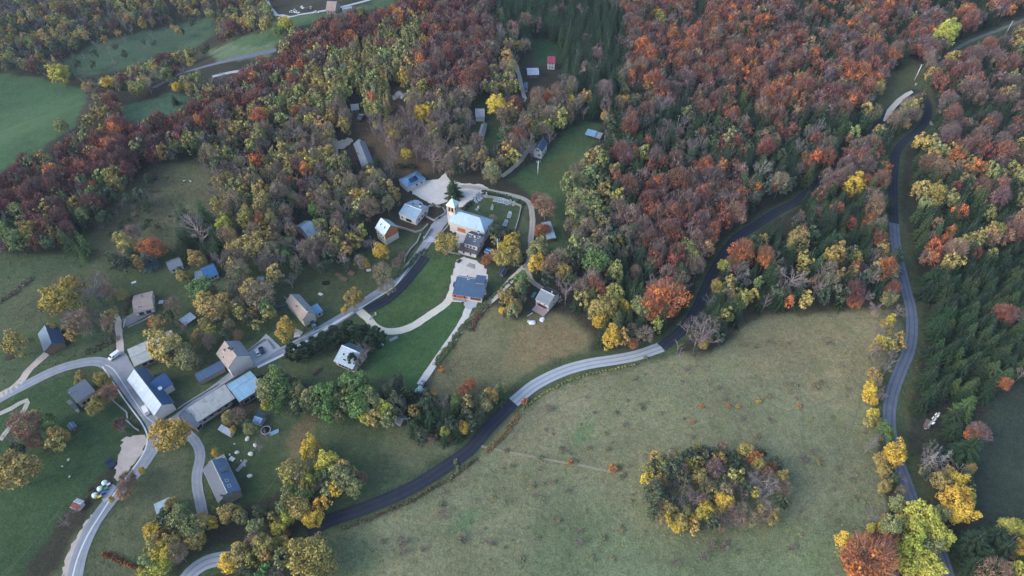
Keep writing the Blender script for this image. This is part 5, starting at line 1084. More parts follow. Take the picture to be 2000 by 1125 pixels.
house('farmhouse', 'huge farmhouse with one roof slope coloured glare-white, the other and cross wing deep blue', (301, 812), (248, 741.5), (285, 717.5), 4.6, 36, 'white', 'white', roof2='deep', wing=(.28, .62, 4.2, 'K', 4.2, 34, 'deep', 'white'), win=(('A', 1, 1, {'u': (.15, .5), 'k': 'door', 's': (2.8, 3.0), 'v': .1}), ('A', 1, 1, {'u': (.6, .9)}), ('F', 6, 1, {})), extra=gable13, ridge_k=.52)  # white slope carries bright horizon reflection in its colour, blue one the zenith
house('barn', 'flat-topped stone barn with mottled grey roof under a spreading tree', (262, 716), (350, 676), (333, 645), 3.6, 6, 'fibre', 'stone', 'gable', cat='barn', win=(('F', 5, 1, {'s': (1.6, 1.2), 'v': 1.2, 'f': MFD}),), ridge_k=.45)
house('house', 'grey-roofed cottage with beige front inside the road bend', (150, 787), (186, 763.5), (171, 738), 4.4, 32, 'slate', 'beige', chim=((.05, .5, .3, 1.0),), win=(('F', 3, 1, {'s': (1.1, 1.3), 'f': MFD}),), ridge_k=.62, roof2='slated')
house('annex', 'dark little annex leaning on the cottage inside the road bend', (146, 801), (153, 796), (141, 777), 2.8, 18, 'slated', 'white', cat='annex')
house('barn', 'dark blue roofed timber barn standing alone by the upper track', (86.5, 687), (74, 651.5), (113, 634.5), 3.2, 34, 'deep2', 'wood', roof2='deep', cat='barn', win=(('A', 1, 1, {'k': 'open', 's': (3.4, 2.8), 'v': .1}),))  # greyer and bluer slopes: differing sky reflection put into the sheet colours
house('shed', 'tiny faded blue shed next to the dark blue barn', (38, 663), (45, 667), (47, 658), 1.8, 16, 'deep2', 'wood', cat='shed')
house('house', 'low mauve-grey roofed house with long paved terrace above the track', (261, 612), (300, 602), (287, 571), 3.2, 16, 'tile', 'white', chim=((.5, .7, .25, .6),), win=(('F', 2, 1, {'s': (2.2, 1.8), 'v': .5}), ('B', 2, 1, {})), sky=((.35, .2, 2.2, .9),))
house('cottage', 'white cottage with grey roof between autumn trees near the hedge', (331, 528.5), (358, 518), (350, 501.5), 3.0, 22, 'slate', 'white', chim=((.45, .9, .2, .6),), win=(('F', 3, 1, {}),))
house('house', 'house with vivid blue seam roof among the garden trees', (401, 545), (427, 534.5), (417, 513.5), 3.2, 22, 'bright', 'white', roof2='bright', win=(('F', 3, 1, {}),), ridge_k=.6)
house('annex', 'pale flat-roofed annex west of the vivid blue roof', (381, 547), (397, 543), (390, 529), 2.8, 5, 'lead', 'white', 'flat', cat='annex')
shelter('carport', 'carport with light blue barrel roof in the lower gardens', (361, 635.5), (383.5, 620), (374.5, 609), 2.6, 'zincold', pitch=6)
def deck19(root, L, W, wh, rise, zr):
    for i in range(7): MB().box(-L / 2 - 3.6 + i * .48, -W * .2, 1.9, -L / 2 - 3.3 + i * .48, W * .52, 2.0).build('deck_beam', MFR if i % 2 else WM['grey'], root)
    MB().box(-L / 2 - 3.8, -W * .2, -2, -L / 2 + .1, W * .5, 1.6).build('deck', WM['wood'], root)
    for i in range(3): MB().box(L * -.16 + i * .5, W * .08, zr(0, W * .08) + .16, L * -.16 + i * .5 + .09, W * .42, zr(0, W * .42) + .2).build('snow_rail', MGUT, root)
house('house', 'dark slate-blue house with timber deck at the end of the lane', (426.5, 982.5), (396, 916.5), (440, 895.5), 4.4, 33, 'slated', 'stone', roof2='deep2', chim=((.96, .25, .35, 1.1),), sky=((.82, .68, 1.3, 1.0), (.66, .68, 1.3, 1.0)), extra=deck19, win=(('F', 3, 1, {'s': (.8, 1.0)}), ('A', 1, 1, {'k': 'open', 's': (2.6, 1.8), 'v': 2.4, 'u': (.4, .8)}), ('A', 2, 1, {'s': (1.4, 1.8), 'v': .3, 'f': MFD}),))  # grey slope and bluer slope hold the sky's reflection as colour
house('shed', 'pale blue-grey sheet metal shed in the rough grass below the lane', (305.5, 1004.5), (336, 990.5), (332, 972), 2.6, 8, 'zincold', 'wood', 'shed', cat='shed')
house('shed', 'low tin shed with rusty red and white sheets in the green field', (136, 990), (151, 996), (165, 979), 2.0, 12, 'rust', 'white', roof2='white', cat='shed', ridge_k=.6)
house('shed', 'garden shed with patched white and maroon roof near the long barn', (425, 838.5), (448, 851), (455, 834), 2.2, 14, 'white', 'white', roof2='rust', cat='shed', ridge_k=.6)
house('glasshouse', 'blue-glazed garden hut standing on the lawn behind the barns', (492, 824), (508, 829), (521, 811), 2.4, 20, 'blue', 'grey', roof2='deep', cat='greenhouse')
house('shed', 'little blue tarpaulin hut by the hedge in the corner field', (131, 830), (139, 840), (148, 831), 2.0, 22, 'bright', 'wood', cat='shed')
house('shed', 'small white-roofed box shed at the top of the allotments', (501, 547), (515, 546), (517, 539), 2.0, 10, 'zinc', 'white', cat='shed')
house('shed', 'tiny grey tool hut right of the allotment box shed', (546, 541), (556, 540), (555, 535), 1.6, 10, 'lead', 'wood', cat='shed')
# --- valley farm
house('farmhouse', 'remote beige-roofed farmhouse by the valley road', (636, 20), (655, 21), (652, 6), 3.6, 34, 'tile', 'stone', win=(('F', 3, 1, {}),), roof2='tile')
house('barn', 'long white polytunnel-like shed beside the remote valley farmhouse', (669, 19), (688, 15.5), (687, 11.5), 2.4, 14, 'white', 'white', cat='shed')
# --- hut under the antenna mast
house('hut', 'brown-roofed technical hut under the antenna mast', (1803, 832), (1815, 838), (1818, 825), 2.2, 14, 'brown', 'darkwood', 'shed', win=(('F', 1, 1, {'s': (.6, .6)}),), cat='hut')
# ------------------------------------------------------------------ cars and vans
MTY = M('tyre', (34, 34, 36), .9); MRIM = M('rim_alloy', (150, 152, 156), .4, .7); MHL = M('headlight_glass', (220, 224, 226), .2); MTL = M('tail_light', (130, 28, 28), .3)
PAINT = {'white': M('paint_white', (226, 230, 232), .3, var=.03, spec=.6), 'dark': M('paint_dark_blue', (36, 44, 62), .25, var=.03, spec=.7), 'silver': M('paint_silver', (176, 182, 188), .3, .5, var=.03), 'black': M('paint_black', (26, 28, 32), .25, spec=.7), 'teal': M('paint_teal', (96, 140, 152), .35), 'red': M('paint_red', (150, 48, 44), .3)}
def body_mesh(prof, w, m, name, root, taper=.0):
    """side profile (x,z) swept over the width, shoulders drawn in"""
    mb = MB(); n = len(prof); ys = [(-w / 2, .93), (-w / 2 + .12, 1.0), (w / 2 - .12, 1.0), (w / 2, .93)]; vs = []
    zb = min(p[1] for p in prof)
    for y, k in ys: vs += [(x * (1 - (1 - k) * .35), y, zb + (z - zb) * k) for x, z in prof]
    fs = [tuple(range(n))[::-1], tuple(range(3 * n, 4 * n))]
    for j in range(3): fs += [(j * n + i, j * n + (i + 1) % n, (j + 1) * n + (i + 1) % n, (j + 1) * n + i) for i in range(n)]
    mb.add(vs, fs); return mb.build(name, m, root, smooth=False)
def vehicle(px, py, ang, paint, label, van=False, h=0.0, group='parked cars', name=None):
    """ang: heading in the picture, degrees, 0 = to the right, 90 = up"""
    x, y = gp(px, py, h); x2, y2 = gp(px + 6 * math.cos(R_(ang)), py - 6 * math.sin(R_(ang)), h); rz = math.atan2(y2 - y, x2 - x)
    nm = name or ('van' if van else 'car'); root = empty(nm, (x, y, Tz(x, y) + .2), rz, label, nm, group); p = PAINT[paint]
    if van:
        L, w = 5.2, 1.95; body_mesh([(-2.6, .4), (2.55, .4), (2.6, .95), (1.75, 1.15), (1.15, 2.0), (.9, 2.1), (-2.5, 2.15), (-2.6, 2.0)], w, p, 'body', root)
        mb = MB(); mb.add([(1.72, -.8, 1.2), (1.72, .8, 1.2), (1.17, .72, 1.98), (1.17, -.72, 1.98)], [(0, 1, 2, 3)]); wsx = mb.build('windscreen', MG, root)
        wsx.location.x = .06
        for s in (-1, 1):
            MB().box(.35, s * .99 - .01, 1.2, 1.15, s * .99 + .01, 1.8).build('side_window', MG, root)
    else:
        L, w = 4.2, 1.78; body_mesh([(-2.1, .3), (2.1, .3), (2.12, .65), (1.95, .78), (1.0, .92), (-1.85, .98), (-2.1, .85)], w, p, 'body', root)
        mb = MB(); vs = []
        for y0, k in ((-.78, 1), (.78, 1)): vs += [(.98, y0, .93), (.30, y0 * .86, 1.40), (-1.15, y0 * .86, 1.42), (-1.75, y0, .98)]
        mb.add(vs, [(0, 1, 2, 3), (7, 6, 5, 4), (0, 4, 5, 1), (2, 6, 7, 3), (3, 7, 4, 0)]); mb.build('glasshouse', MG, root)
        MB().add([(.30, -.68, 1.41), (.30, .68, 1.41), (-1.15, .68, 1.43), (-1.15, -.68, 1.43), (.30, -.68, 1.45), (.30, .68, 1.45), (-1.15, .68, 1.47), (-1.15, -.68, 1.47)], [(0, 1, 2, 3), (7, 6, 5, 4), (0, 4, 5, 1), (1, 5, 6, 2), (2, 6, 7, 3), (3, 7, 4, 0)]).build('roof_panel', p, root)
    for sx in (-.31 * L, .31 * L):
        for s in (-1, 1):
            mb = MB(); mb.tube([(sx, s * (w / 2 - .18), .32), (sx, s * (w / 2 + .02), .32)], .33, 12); wh = mb.build('wheel', MTY, root)
            mb = MB(); mb.tube([(sx, s * (w / 2 + .02), .32), (sx, s * (w / 2 + .035), .32)], .2, 8); mb.build('rim', MRIM, wh)
    for s in (-1, 1):
        MB().box(L / 2 - .06, s * .62 - .18, .62, L / 2 + .02, s * .62 + .18, .78).build('headlight', MHL, root)
        MB().box(-L / 2 - .02, s * .68 - .14, .68, -L / 2 + .05, s * .68 + .14, .84).build('tail_light', MTL, root)
    return root
vehicle(225, 697.5, 215, 'white', 'white van parked nose-down by the track mouth above the village bend', True)
vehicle(286, 803, 118, 'white', 'white delivery van parked along the huge white-roofed farmhouse', True)
vehicle(503.5, 690.5, 118, 'white', 'white car in the concrete car park beside the dark one')
vehicle(512, 686, 118, 'dark', 'dark blue car in the concrete car park')
vehicle(741, 673, -18, 'white', 'white car parked on the grass right of the curved pine row')
vehicle(614, 638, 122, 'teal', 'pale teal car standing at the foot of the barn ramp')
vehicle(609, 629, 122, 'black', 'black car on the barn ramp of the big beige house')
vehicle(424, 627, 25, 'silver', 'silver car half hidden under the dark garden trees')
for i, (px, py, a, c, l) in enumerate([(571, 25, 20, 'white', 'white car, one of a bunch left of the valley farm, nearest the road'), (576, 22, 160, 'silver', 'silver car, middle of the bunch left of the valley farm'), (581, 26, 10, 'white', 'white car, lowest and furthest right of the bunch by the valley road'),
        (591, 16.5, 0, 'white', 'white car, top one above the others at the valley farm'), (601, 19, 170, 'dark', 'dark car just left of the valley farmhouse'), (607, 17, 60, 'silver', 'silver car nearest the valley farmhouse wall'), (618, 26, 8, 'white', 'white car parked alone below the valley farmhouse')]): vehicle(px, py, a, c, l, group='cars at the valley farm')
# ------------------------------------------------------------------ poles, mast, post-lamps
MP = M('pole_concrete', (196, 200, 200), .7); MPW = M('pole_timber', (120, 108, 96), .85); MIN = M('insulator', (90, 60, 50), .4)
def pole(px, py, h, label, arms=1, m=None, rz=0.2, r=.16, name='utility_pole', group='utility poles'):
    x, y = gp(px, py); root = empty(name, (x, y, Tz(x, y)), rz, label, 'pole', group); m = m or MP
    MB().tube([(0, 0, -.6), (0, 0, h)], [r * 1.3, r * .8], 8).build('pole', m, root, True)
    for a in range(arms):
        z = h - .35 - a * .75; arm = MB().box(-1.3, -.07, z, 1.3, .07, z + .14).build('crossarm', MGUT, root)
        for xx in (-1.15, 0.0, 1.15): MB().tube([(xx, .13, z + .1), (xx, .13, z + .42)], [.09, .06], 6).build('insulator', MFR, arm)
    return root
pole(1050.5, 341, 9.5, 'white concrete power pole with double crossarms in the open meadow', 2, r=.28)
pole(1786, 157, 11.5, 'tall white pole beside the hairpin bend', 1, MFR, r=.3)
pole(1965, 65, 9.5, 'slender white pole beside the forest track', 1, r=.22)
pole(972, 492, 9, 'concrete power pole in the brown yard right of the slate-roofed house', 2, r=.24)
pole(882, 682, 7, 'thin dark wooden pole beside the lower gravel drive', 0, MPW, r=.12)
pole(799, 838, 8, 'wooden pole beside the little grey hut by the conifers', 1, MPW, r=.14)
pole(1322, 250, 9, 'thin pale pole standing among the mixed woods', 1, r=.15)
def bell_top():
    x, y = gp(875, 391); root = empty('statue', (x, y, Tz(x, y)), 0, 'small white wayside cross on a plinth between church tower and blue conifer', 'monument')
    MB().box(-.6, -.6, -.3, .6, .6, .9).build('plinth', WM['stone'], root); MB().box(-.16, -.14, .9, .16, .14, 3.9).build('shaft', MFR, root); MB().box(-.75, -.12, 2.8, .75, .12, 3.1).build('crossbar', MFR, root)
bell_top()
def mast():
    x, y = gp(1808, 838); root = empty('antenna_mast', (x, y, Tz(x, y)), .5, 'slim lattice antenna mast with white panel antennas above the spruces', 'mast'); h = 12; s = .26
    for a, b in ((-s, -s), (s, -s), (0, s)): MB().tube([(a, b, -.5), (a * .6, b * .6, h)], .06, 4).build('mast_leg', MP, root)
    mb = MB(); P = [(-s, -s), (s, -s), (0, s)]
    for k in range(14):
        z0, z1 = k * h / 14, (k + 1) * h / 14
        for i in range(3):
            a, b = P[i], P[(i + 1) % 3]; q0, q1 = 1 - .4 * z0 / h, 1 - .4 * z1 / h
            mb.tube([(a[0] * q0, a[1] * q0, z0), (b[0] * q1, b[1] * q1, z1)], .035, 3)
    mb.build('lattice', MP, root)
    for k, a in enumerate((0, 2.1, 4.2)):
        c = (math.cos(a) * .6, math.sin(a) * .6)
        for z in (h - 2.2, h - 4.8): MB().box(c[0] - .16, c[1] - .16, z, c[0] + .16, c[1] + .16, z + 1.4).build('antenna_panel', MFR, root)
    mb = MB(); mb.tube([(0, -.5, h - 6.5), (0, -1.0, h - 6.5)], [.7, .75], 12); mb.build('dish', MFR, root)
mast()
# ------------------------------------------------------------------ recycling point
def container(px, py, base, label):
    x, y = gp(px, py); root = empty('recycling_container', (x, y, Tz(x, y) + .12), .6, label, 'container', 'recycling containers'); mb = MB()
    prof = [(0.0, .85), (.25, .98), (1.0, 1.0), (1.5, .92), (1.85, .6), (1.95, .0)]
    def shell(a, b, m, nm):
        mb = MB(); o = 0; n = 12
        for z, r in prof[a:b]:
            for k in range(n):
                t = 6.2832 * k / n; q = r * 1.05 / max(abs(math.cos(t)), abs(math.sin(t))) ** .55 if r else 0; mb.v.append((q * math.cos(t), q * math.sin(t), z))
        for i in range(b - a - 1):
            for k in range(n): mb.f.append((i * n + k, i * n + (k + 1) % n, (i + 1) * n + (k + 1) % n, (i + 1) * n + k)); mb.m.append(0)
        return mb.build(nm, m, root, True)
    shell(0, 3, base, 'base'); shell(2, 6, M('container_white', (214, 236, 228), .4, var=.04), 'dome')
    mb = MB(); mb.tube([(.8, -.45, 1.5), (1.02, -.6, 1.42)], .2, 8); mb.build('slot', MTY, root); mb = MB(); mb.tube([(0, 0, 1.95), (0, 0, 2.15)], .12, 6); mb.build('lifting_eye', MGUT, root)
container(207, 946, M('container_green', (60, 150, 120), .4), 'white-domed green recycling container, uppermost of the three')
container(198, 957.5, M('container_green', (60, 150, 120), .4), 'white-domed green recycling container between the other two')
container(188, 970, M('container_yellow', (196, 200, 70), .4), 'white-domed yellow-based recycling container, lowest of the three')
def bin_(px, py, col, lid, label):
    x, y = gp(px, py); root = empty('wheelie_bin', (x, y, Tz(x, y) + .22), .6, label, 'bin', 'wheeled bins'); m = M('bin_' + '_'.join(map(str, col)), col, .5); ml = M('bin_' + '_'.join(map(str, lid)), lid, .5)
    MB().add([(-.5, -.4, .15), (.5, -.4, .15), (.5, .4, .15), (-.5, .4, .15), (-.62, -.5, 1.15), (.62, -.5, 1.15), (.62, .5, 1.15), (-.62, .5, 1.15)], [(3, 2, 1, 0), (4, 5, 6, 7), (0, 1, 5, 4), (1, 2, 6, 5), (2, 3, 7, 6), (3, 0, 4, 7)]).build('bin_body', m, root)
    MB().prism([(-.55, 1.16), (.55, 1.16), (.5, 1.28), (-.3, 1.4), (-.55, 1.3)], -.66, .66, 'x').build('lid', ml, root)
    for s in (-.45, .45): MB().tube([(s - .05, -.42, .12), (s + .05, -.42, .12)], .12, 8).build('wheel', MTY, root)
bin_(215, 949, (50, 56, 64), (196, 200, 206), 'dark wheeled bin with pale lid beside the uppermost recycling container'); bin_(209.5, 957, (52, 92, 84), (72, 130, 116), 'green wheeled bin on the concrete pad'); bin_(204, 965, (38, 80, 150), (50, 100, 170), 'blue wheeled bin on the concrete pad'); bin_(197.5, 973, (58, 60, 62), (206, 190, 60), 'grey wheeled bin with yellow lid on the concrete pad')
# ------------------------------------------------------------------ walls, hedges, fences
def line_pts(pts, step=2.0):
    a = np.array(poly(pts)); gx, gy = ground_at(a[:, 0], a[:, 1]); W = np.stack([gx, gy], 1); out = []
    for i in range(len(W) - 1):
        n = max(1, int(np.linalg.norm(W[i + 1] - W[i]) / step))
        for k in range(n): out.append(W[i] + (W[i + 1] - W[i]) * k / n)
    out.append(W[-1]); return np.array(out)
def wall(pts, h, label, m=None, th=.4, cat='wall', name='stone_wall', cap=True, group=None):
    W = line_pts(pts); d = np.gradient(W, axis=0); d /= np.linalg.norm(d, axis=1)[:, None] + 1e-9; n = np.stack([-d[:, 1], d[:, 0]], 1); o = W.mean(0); oz = Tz(*o)
    root = empty(name, (o[0], o[1], oz), 0, label, cat, group)
    def sweep(h0, h1, t, nm, mm):
        mb = MB(); vs = []; 
        for (x, y), (nx, ny) in zip(W, n):
            z = Tz(x, y) - oz; j = random.uniform(-.04, .04)
            for s, hh in ((-1, h0), (1, h0), (1, h1), (-1, h1)): vs.append((x - o[0] + nx * s * t / 2, y - o[1] + ny * s * t / 2, z + hh + j * (hh > 0)))
        fs = [(0, 1, 2, 3), tuple(range(len(vs) - 4, len(vs)))[::-1]]
        for i in range(len(W) - 1):
            for k in range(4): fs.append((i * 4 + k, (i + 1) * 4 + k, (i + 1) * 4 + (k + 1) % 4, i * 4 + (k + 1) % 4))
        mb.add(vs, fs); mb.build(nm, mm, root)
    sweep(-.8, h, th, 'masonry', m or WM['stone'])
    if cap: sweep(h + .05, h + .14, th + .12, 'coping', WM['grey'])
    return root
wall("906,404 938,380", .7, 'low stone wall on the north-west side of the cemetery'); wall("942,384 982,390 1018,404", 1.1, 'pale stone wall behind the row of graves'); wall("1018,404 1012,432 1000,468", .8, 'low stone wall on the east side of the cemetery')
wall("838,404 848,402 866,408 870,418", 1.0, 'stone wall round the sunken lawn, upper side', WM['beige']); wall("870,418 848,432 832,424 838,404", 1.0, 'stone wall round the sunken lawn, lower side', WM['beige'])
wall("828,470 842,448", 1.2, 'white parapet wall on the village side of the narrow bridge street', WM['grey']); wall("854,466 872,446 882,432", .6, 'long low kerb wall splitting the narrow street')
wall("768,442 790,448 812,455 824,452 836,440", 1.0, 'dry stone wall below the white-roofed house lawn'); wall("822,458 815,475 802,488 794,500 790,512", .9, 'rough garden wall right of the timber-gabled house garden')
wall("858,487 880,494 900,498", .6, 'low stone wall under the church forecourt tree'); wall("425,760 462,736 487,722", .9, 'street-side wall below the dark blue lean-to'); wall("348,800 362,790 392,772 425,752", .5, 'low garden wall along the upper side of the street')
wall("548,681 600,657 640,636", .4, 'low white kerb wall along the upper street above the pines', MFR, .35, cap=False); wall("300,826 320,830 338,822", .6, 'curved stone wall round the farmhouse corner', WM['beige'])
wall("218,780 234,794 248,806 250,818", .5, 'pale water pipe wall crossing the slope inside the road bend', WM['grey'], .5, cap=False); wall("248,822 262,836 272,842", .6, 'tumbled stone wall above the pink gravel shoulder')
wall("484,688 505,672 518,664", .9, 'double concrete wall at the back of the car park', WM['grey'], .3); wall("520,664 534,682", 1.0, 'dark wall on the right side of the car park', WM['grey'], .3)
wall("940,872 985,882 1030,890 1080,900 1130,908 1175,918 1222,926", .18, 'low overgrown dry bank of pale straw crossing the pasture', M('dry_bank', (140, 136, 112), .95, var=.25, scale=1.2), 1.0, 'bank', 'field_bank', cap=False)
wall("242,640 246,626", .8, 'white end wall of the paved terrace', MFR, .3, cap=False); wall("250,640 275,630 290,622 300,616", .6, 'grey stone wall below the paved terrace')
wall("1030,618 1040,612", .5, 'short white wall below the red-shuttered house', MFR, .3, cap=False)
def hedge(pts, h, w_, col, label, step=1.1, name='hedge', cat='hedge'):
    W = line_pts(pts, step); o = W.mean(0); oz = Tz(*o); t = TB(); r = np.random.default_rng(int(abs(o[0]) * 7 + abs(o[1])))
    for x, y in W:
        z = Tz(x, y) - oz
        for k in range(3):
            c = np.array([x - o[0] + r.normal(0, w_ * .25), y - o[1] + r.normal(0, w_ * .25), z + h * r.uniform(.35, .75)]); q = rdir(20, r); q[:, 2] = q[:, 2] * .8 + .2
            p = c + q * np.array([w_ * .5, w_ * .5, h * .42]) * r.uniform(.6, 1.05, (20, 1)); nn = q * .7 + rdir(20, r) * .5; nn /= np.linalg.norm(nn, axis=1)[:, None]; t.add(quads(p, nn, .42 * r.uniform(.6, 1.2, 20), r), 0, np.clip(r.uniform(.3, .7) + r.normal(0, .12, 20), 0, 1))
    V, mi, v = t.out(); ob = link(name, npmesh(name, V, np.arange(len(V)).reshape(-1, 4), [TM['leaf', 'one'], TM['twig', 'one'], TM['bark', 'one']], mi, fattr=v)); ob.location = (o[0], o[1], oz); ob.color = (*lin(col, LEAFK), 1); tag(ob, label, cat)
hedge("944,375 975,382 1000,390 1022,399", 1.6, 1.5, (66, 92, 62), 'clipped green hedge between cemetery wall and gravel track'); hedge("844,400 862,406 866,416 858,426", 1.2, 1.2, (52, 74, 54), 'dark hedge hugging the sunken lawn wall'); hedge("905,412 918,398", 1.8, 2.0, (46, 66, 50), 'dark hedge between nave and cemetery gate')
hedge("812,330 790,327 776,330", 2.4, 3.2, (44, 64, 48), 'tall dark hedge behind the blue hipped-roof hall'); hedge("830,490 815,500 800,520 786,530 770,545", 1.1, 2.0, (84, 100, 70), 'grassy hedge between the street and the garden slope'); hedge("262,580 248,600 245,615", 1.5, 1.6, (96, 88, 72), 'brownish hedge left of the terrace house lawn')
hedge("225,525 238,512 262,500", 1.8, 2.2, (58, 78, 54), 'dark hedge under the tall spruce'); hedge("310,480 330,495 355,520", 1.4, 2.2, (74, 104, 58), 'fresh green hedge running down to the grey-roofed cottage'); hedge("920,645 930,626 938,612", .9, 1.6, (120, 86, 80), 'reddish flower hedge beside the modern house drive')
hedge("868,692 900,640 940,600 985,558 1020,530", .5, 1.2, (112, 118, 86), 'thin grassy hedge line along the straight gravel path'); hedge("820,852 838,858 850,854", 1.2, 2.2, (128, 104, 92), 'low brownish hedge at the conifer clump edge')
hedge("1018,800 1058,771 1108,744 1158,729 1240,713", .5, .8, (138, 140, 84), 'straw-yellow grass hedge on the pasture side of the pale road', 1.4); hedge("668,1034 728,1011 808,976 876,936 930,898", .6, 1.2, (104, 100, 72), 'brown weedy hedge along the lower main road'); hedge("952,882 985,850 1012,812", .7, 1.6, (138, 116, 78), 'rusty weed hedge where road and pasture meet')
hedge("60,545 30,570 0,590", .8, 2.5, (108, 104, 84), 'rough bramble hedge across the left field'); hedge("850,712 905,640 955,592", .7, 2.2, (100, 108, 74), 'grass hedge beside the scrub field'); hedge("170,690 200,675 225,662", 1.0, 3.4, (92, 96, 74), 'rubbly bramble hedge above the village bend'); hedge("205,1082 240,1098 268,1110", 1.0, 1.8, (122, 84, 60), 'russet hedge at the bottom of the rough slope')
hedge("888,900 896,918 880,935", .6, 1.0, (130, 132, 96), 'tuft hedge by the pasture gate')
def fence(pts, label, h=1.1, step=3.0, m=None, rails=2, group='field fences', cat='fence'):
    W = line_pts(pts, step); o = W[0]; oz = Tz(*o); root = empty('fence', (o[0], o[1], oz), 0, label, cat, group); m = m or MPW
    for x, y in W[:100]: MB().box(x - o[0] - .06, y - o[1] - .06, Tz(x, y) - oz - .3, x - o[0] + .06, y - o[1] + .06, Tz(x, y) - oz + h).build('post', m, root)
    for k in range(rails):
        z = h * (.5 + .42 * k); MB().tube([(x - o[0], y - o[1], Tz(x, y) - oz + z) for x, y in W], .035, 4).build('rail', m, root)
fence("128,986 95,1028 60,1070 10,1128", 'wire fence on wooden posts crossing the green corner field', 1.1, 3.5); fence("62,905 90,890 130,868 160,845", 'old fence beside the tree row of the corner field', 1.1, 3.5); fence("190,955 150,990 128,1010", 'short fence above the rusty-roofed field shed', 1.1, 3)
fence("700,705 722,680 748,668 762,655", 'garden fence between pine house and bright lawn', 1.0, 3); fence("645,1050 722,1020 808,984 880,942 936,902 978,856", 'pasture fence following the lower main road', 1.0, 4); fence("1024,808 1064,780 1122,752 1202,730 1292,704", 'pasture fence following the pale road stretch', 1.0, 4)
fence("700,515 728,522 748,540", 'garden fence near the grey-leafed tree', 1.0, 3); fence("566,655 620,628 690,598 740,575", 'long street fence above the beige house lawn', .9, 3); fence("330,345 420,420", 'old fence across the hillside meadow', 1.0, 4)
fence("560,905 530,950 500,990", 'leaning fence below the garden of the deck house', 1.0, 4)
# ------------------------------------------------------------------ cemetery
def grave(px, py, rz, label, s=1.0, cross=False):
    x, y = gp(px, py); root = empty('grave', (x, y, Tz(x, y)), rz, label, 'grave', 'graves in the cemetery'); m = M('granite_pale', (178, 190, 200), .35, var=.12, scale=2)
    MB().box(-.6 * s, -1.1 * s, -.1, .6 * s, 1.1 * s, .35).build('slab', m, root); MB().box(-.48 * s, -.95 * s, .352, .48 * s, .7 * s, .42).build('cover', M('granite_grey', (132, 144, 158), .25, var=.1), root)
    if cross: MB().box(-.09, .95 * s, .35, .09, 1.13 * s, 1.9).box(-.45, .96 * s, 1.3, .45, 1.12 * s, 1.46).build('cross', M('granite_white', (206, 208, 206), .5), root)
    else: MB().prism([(-.5 * s, .35), (.5 * s, .35), (.5 * s, 1.15), (.2 * s, 1.4), (-.2 * s, 1.4), (-.5 * s, 1.15)], .95 * s, 1.13 * s).build('headstone', m, root)
_g = [(926, 388), (933, 384), (937, 380.5), (930, 394), (936, 390), (940, 386.5), (949, 383), (966, 390.5), (971, 391.5), (976, 393.5), (981, 394), (986, 395), (991, 397.5), (996, 396), (1003, 399)]
_gl = ['westernmost of the close graves by the cemetery corner', 'second grave up the corner row', 'topmost grave of the corner row', 'lower left grave of the corner block', 'lower middle grave of the corner block', 'lower right grave of the corner block', 'single grave just right of the corner block', 'wide blue-grey grave, first along the wall', 'second grave along the cemetery wall', 'third grave along the cemetery wall', 'fourth grave along the cemetery wall', 'fifth grave along the wall, by the white vase', 'sixth grave along the cemetery wall', 'seventh grave along the cemetery wall', 'last grave at the right end of the wall']
for i, ((a, b), l) in enumerate(zip(_g, _gl)): grave(a, b, -.25 if i > 5 else .55, l, 1.15, i % 3 == 0)
grave(932.5, 408.5, -.5, 'lone white-framed grave on the cemetery lawn', 1.0); grave(961, 407, -.2, 'white stone cross on the middle of the cemetery lawn', 1.1, True); grave(995, 421, -.2, 'large pale blue tomb on the right of the lawn', 1.7); grave(987, 437, -.3, 'railed white tomb at the low end of the cemetery', 1.7)
# ------------------------------------------------------------------ garden clutter
def boulder(px, py, s, label, col=(206, 206, 198)):
    x, y = gp(px, py); mb = MB(); mb.ball((0, 0, s * .25), s, 9, 6, zs=.6, jit=.16); o = mb.build('boulder', M('limestone_' + str(col[0]), col, .9, var=.15, scale=3), None); o.location = (x, y, Tz(x, y)); o.rotation_euler = (0, 0, random.uniform(0, 6)); o.scale = (1.2, .85, 1); tag(o, label, 'rock', 'pale rocks on the garden lawn')
for a, b, s, l in [(484, 857, 1.0, 'long pale boulder, topmost on the garden lawn'), (498.5, 870, .9, 'pale boulder at the foot of the bare twin trees'), (490, 887, 1.0, 'broken white boulder in the middle of the garden lawn'), (463, 884, .8, 'pale boulder nearest the white garden shed'), (488, 930, .9, 'white boulder, lowest on the garden lawn'), (478, 909, .5, 'small white stone between two boulders'), (449, 888, .45, 'small stone left of the pergola'), (458, 867, .35, 'little stone in the row above the pergola'), (471, 900, .35, 'small stone near the pergola end'),
        (134, 898, .5, 'white stone lying alone in the corner field'), (136, 931, .4, 'pale stone in the lower corner field'), (122, 911, .35, 'small pale stone left in the corner field'), (862, 722, .01, 'x')]:
    if s > .1: boulder(a, b, s, l)
for a, b, s, l in [(1040, 631, 1.5, 'white wrapped bale left below the red-shuttered house'), (1059, 625, 1.4, 'white wrapped bale right below the red-shuttered house'), (1033, 628, .7, 'small white heap beside the wrapped bales')]: boulder(a, b, s, l, (224, 228, 230))
for a, b, s, l in [(780, 187, 3.2, 'large flat grey rock outcrop in the leafless wood'), (788, 190, 2.4, 'lower block of the grey rock outcrop'), (772, 192, 2.2, 'left block of the grey rock outcrop'), (793, 186, 1.6, 'pinkish block right of the rock outcrop')]: boulder(a, b, s, l, (168, 164, 156))
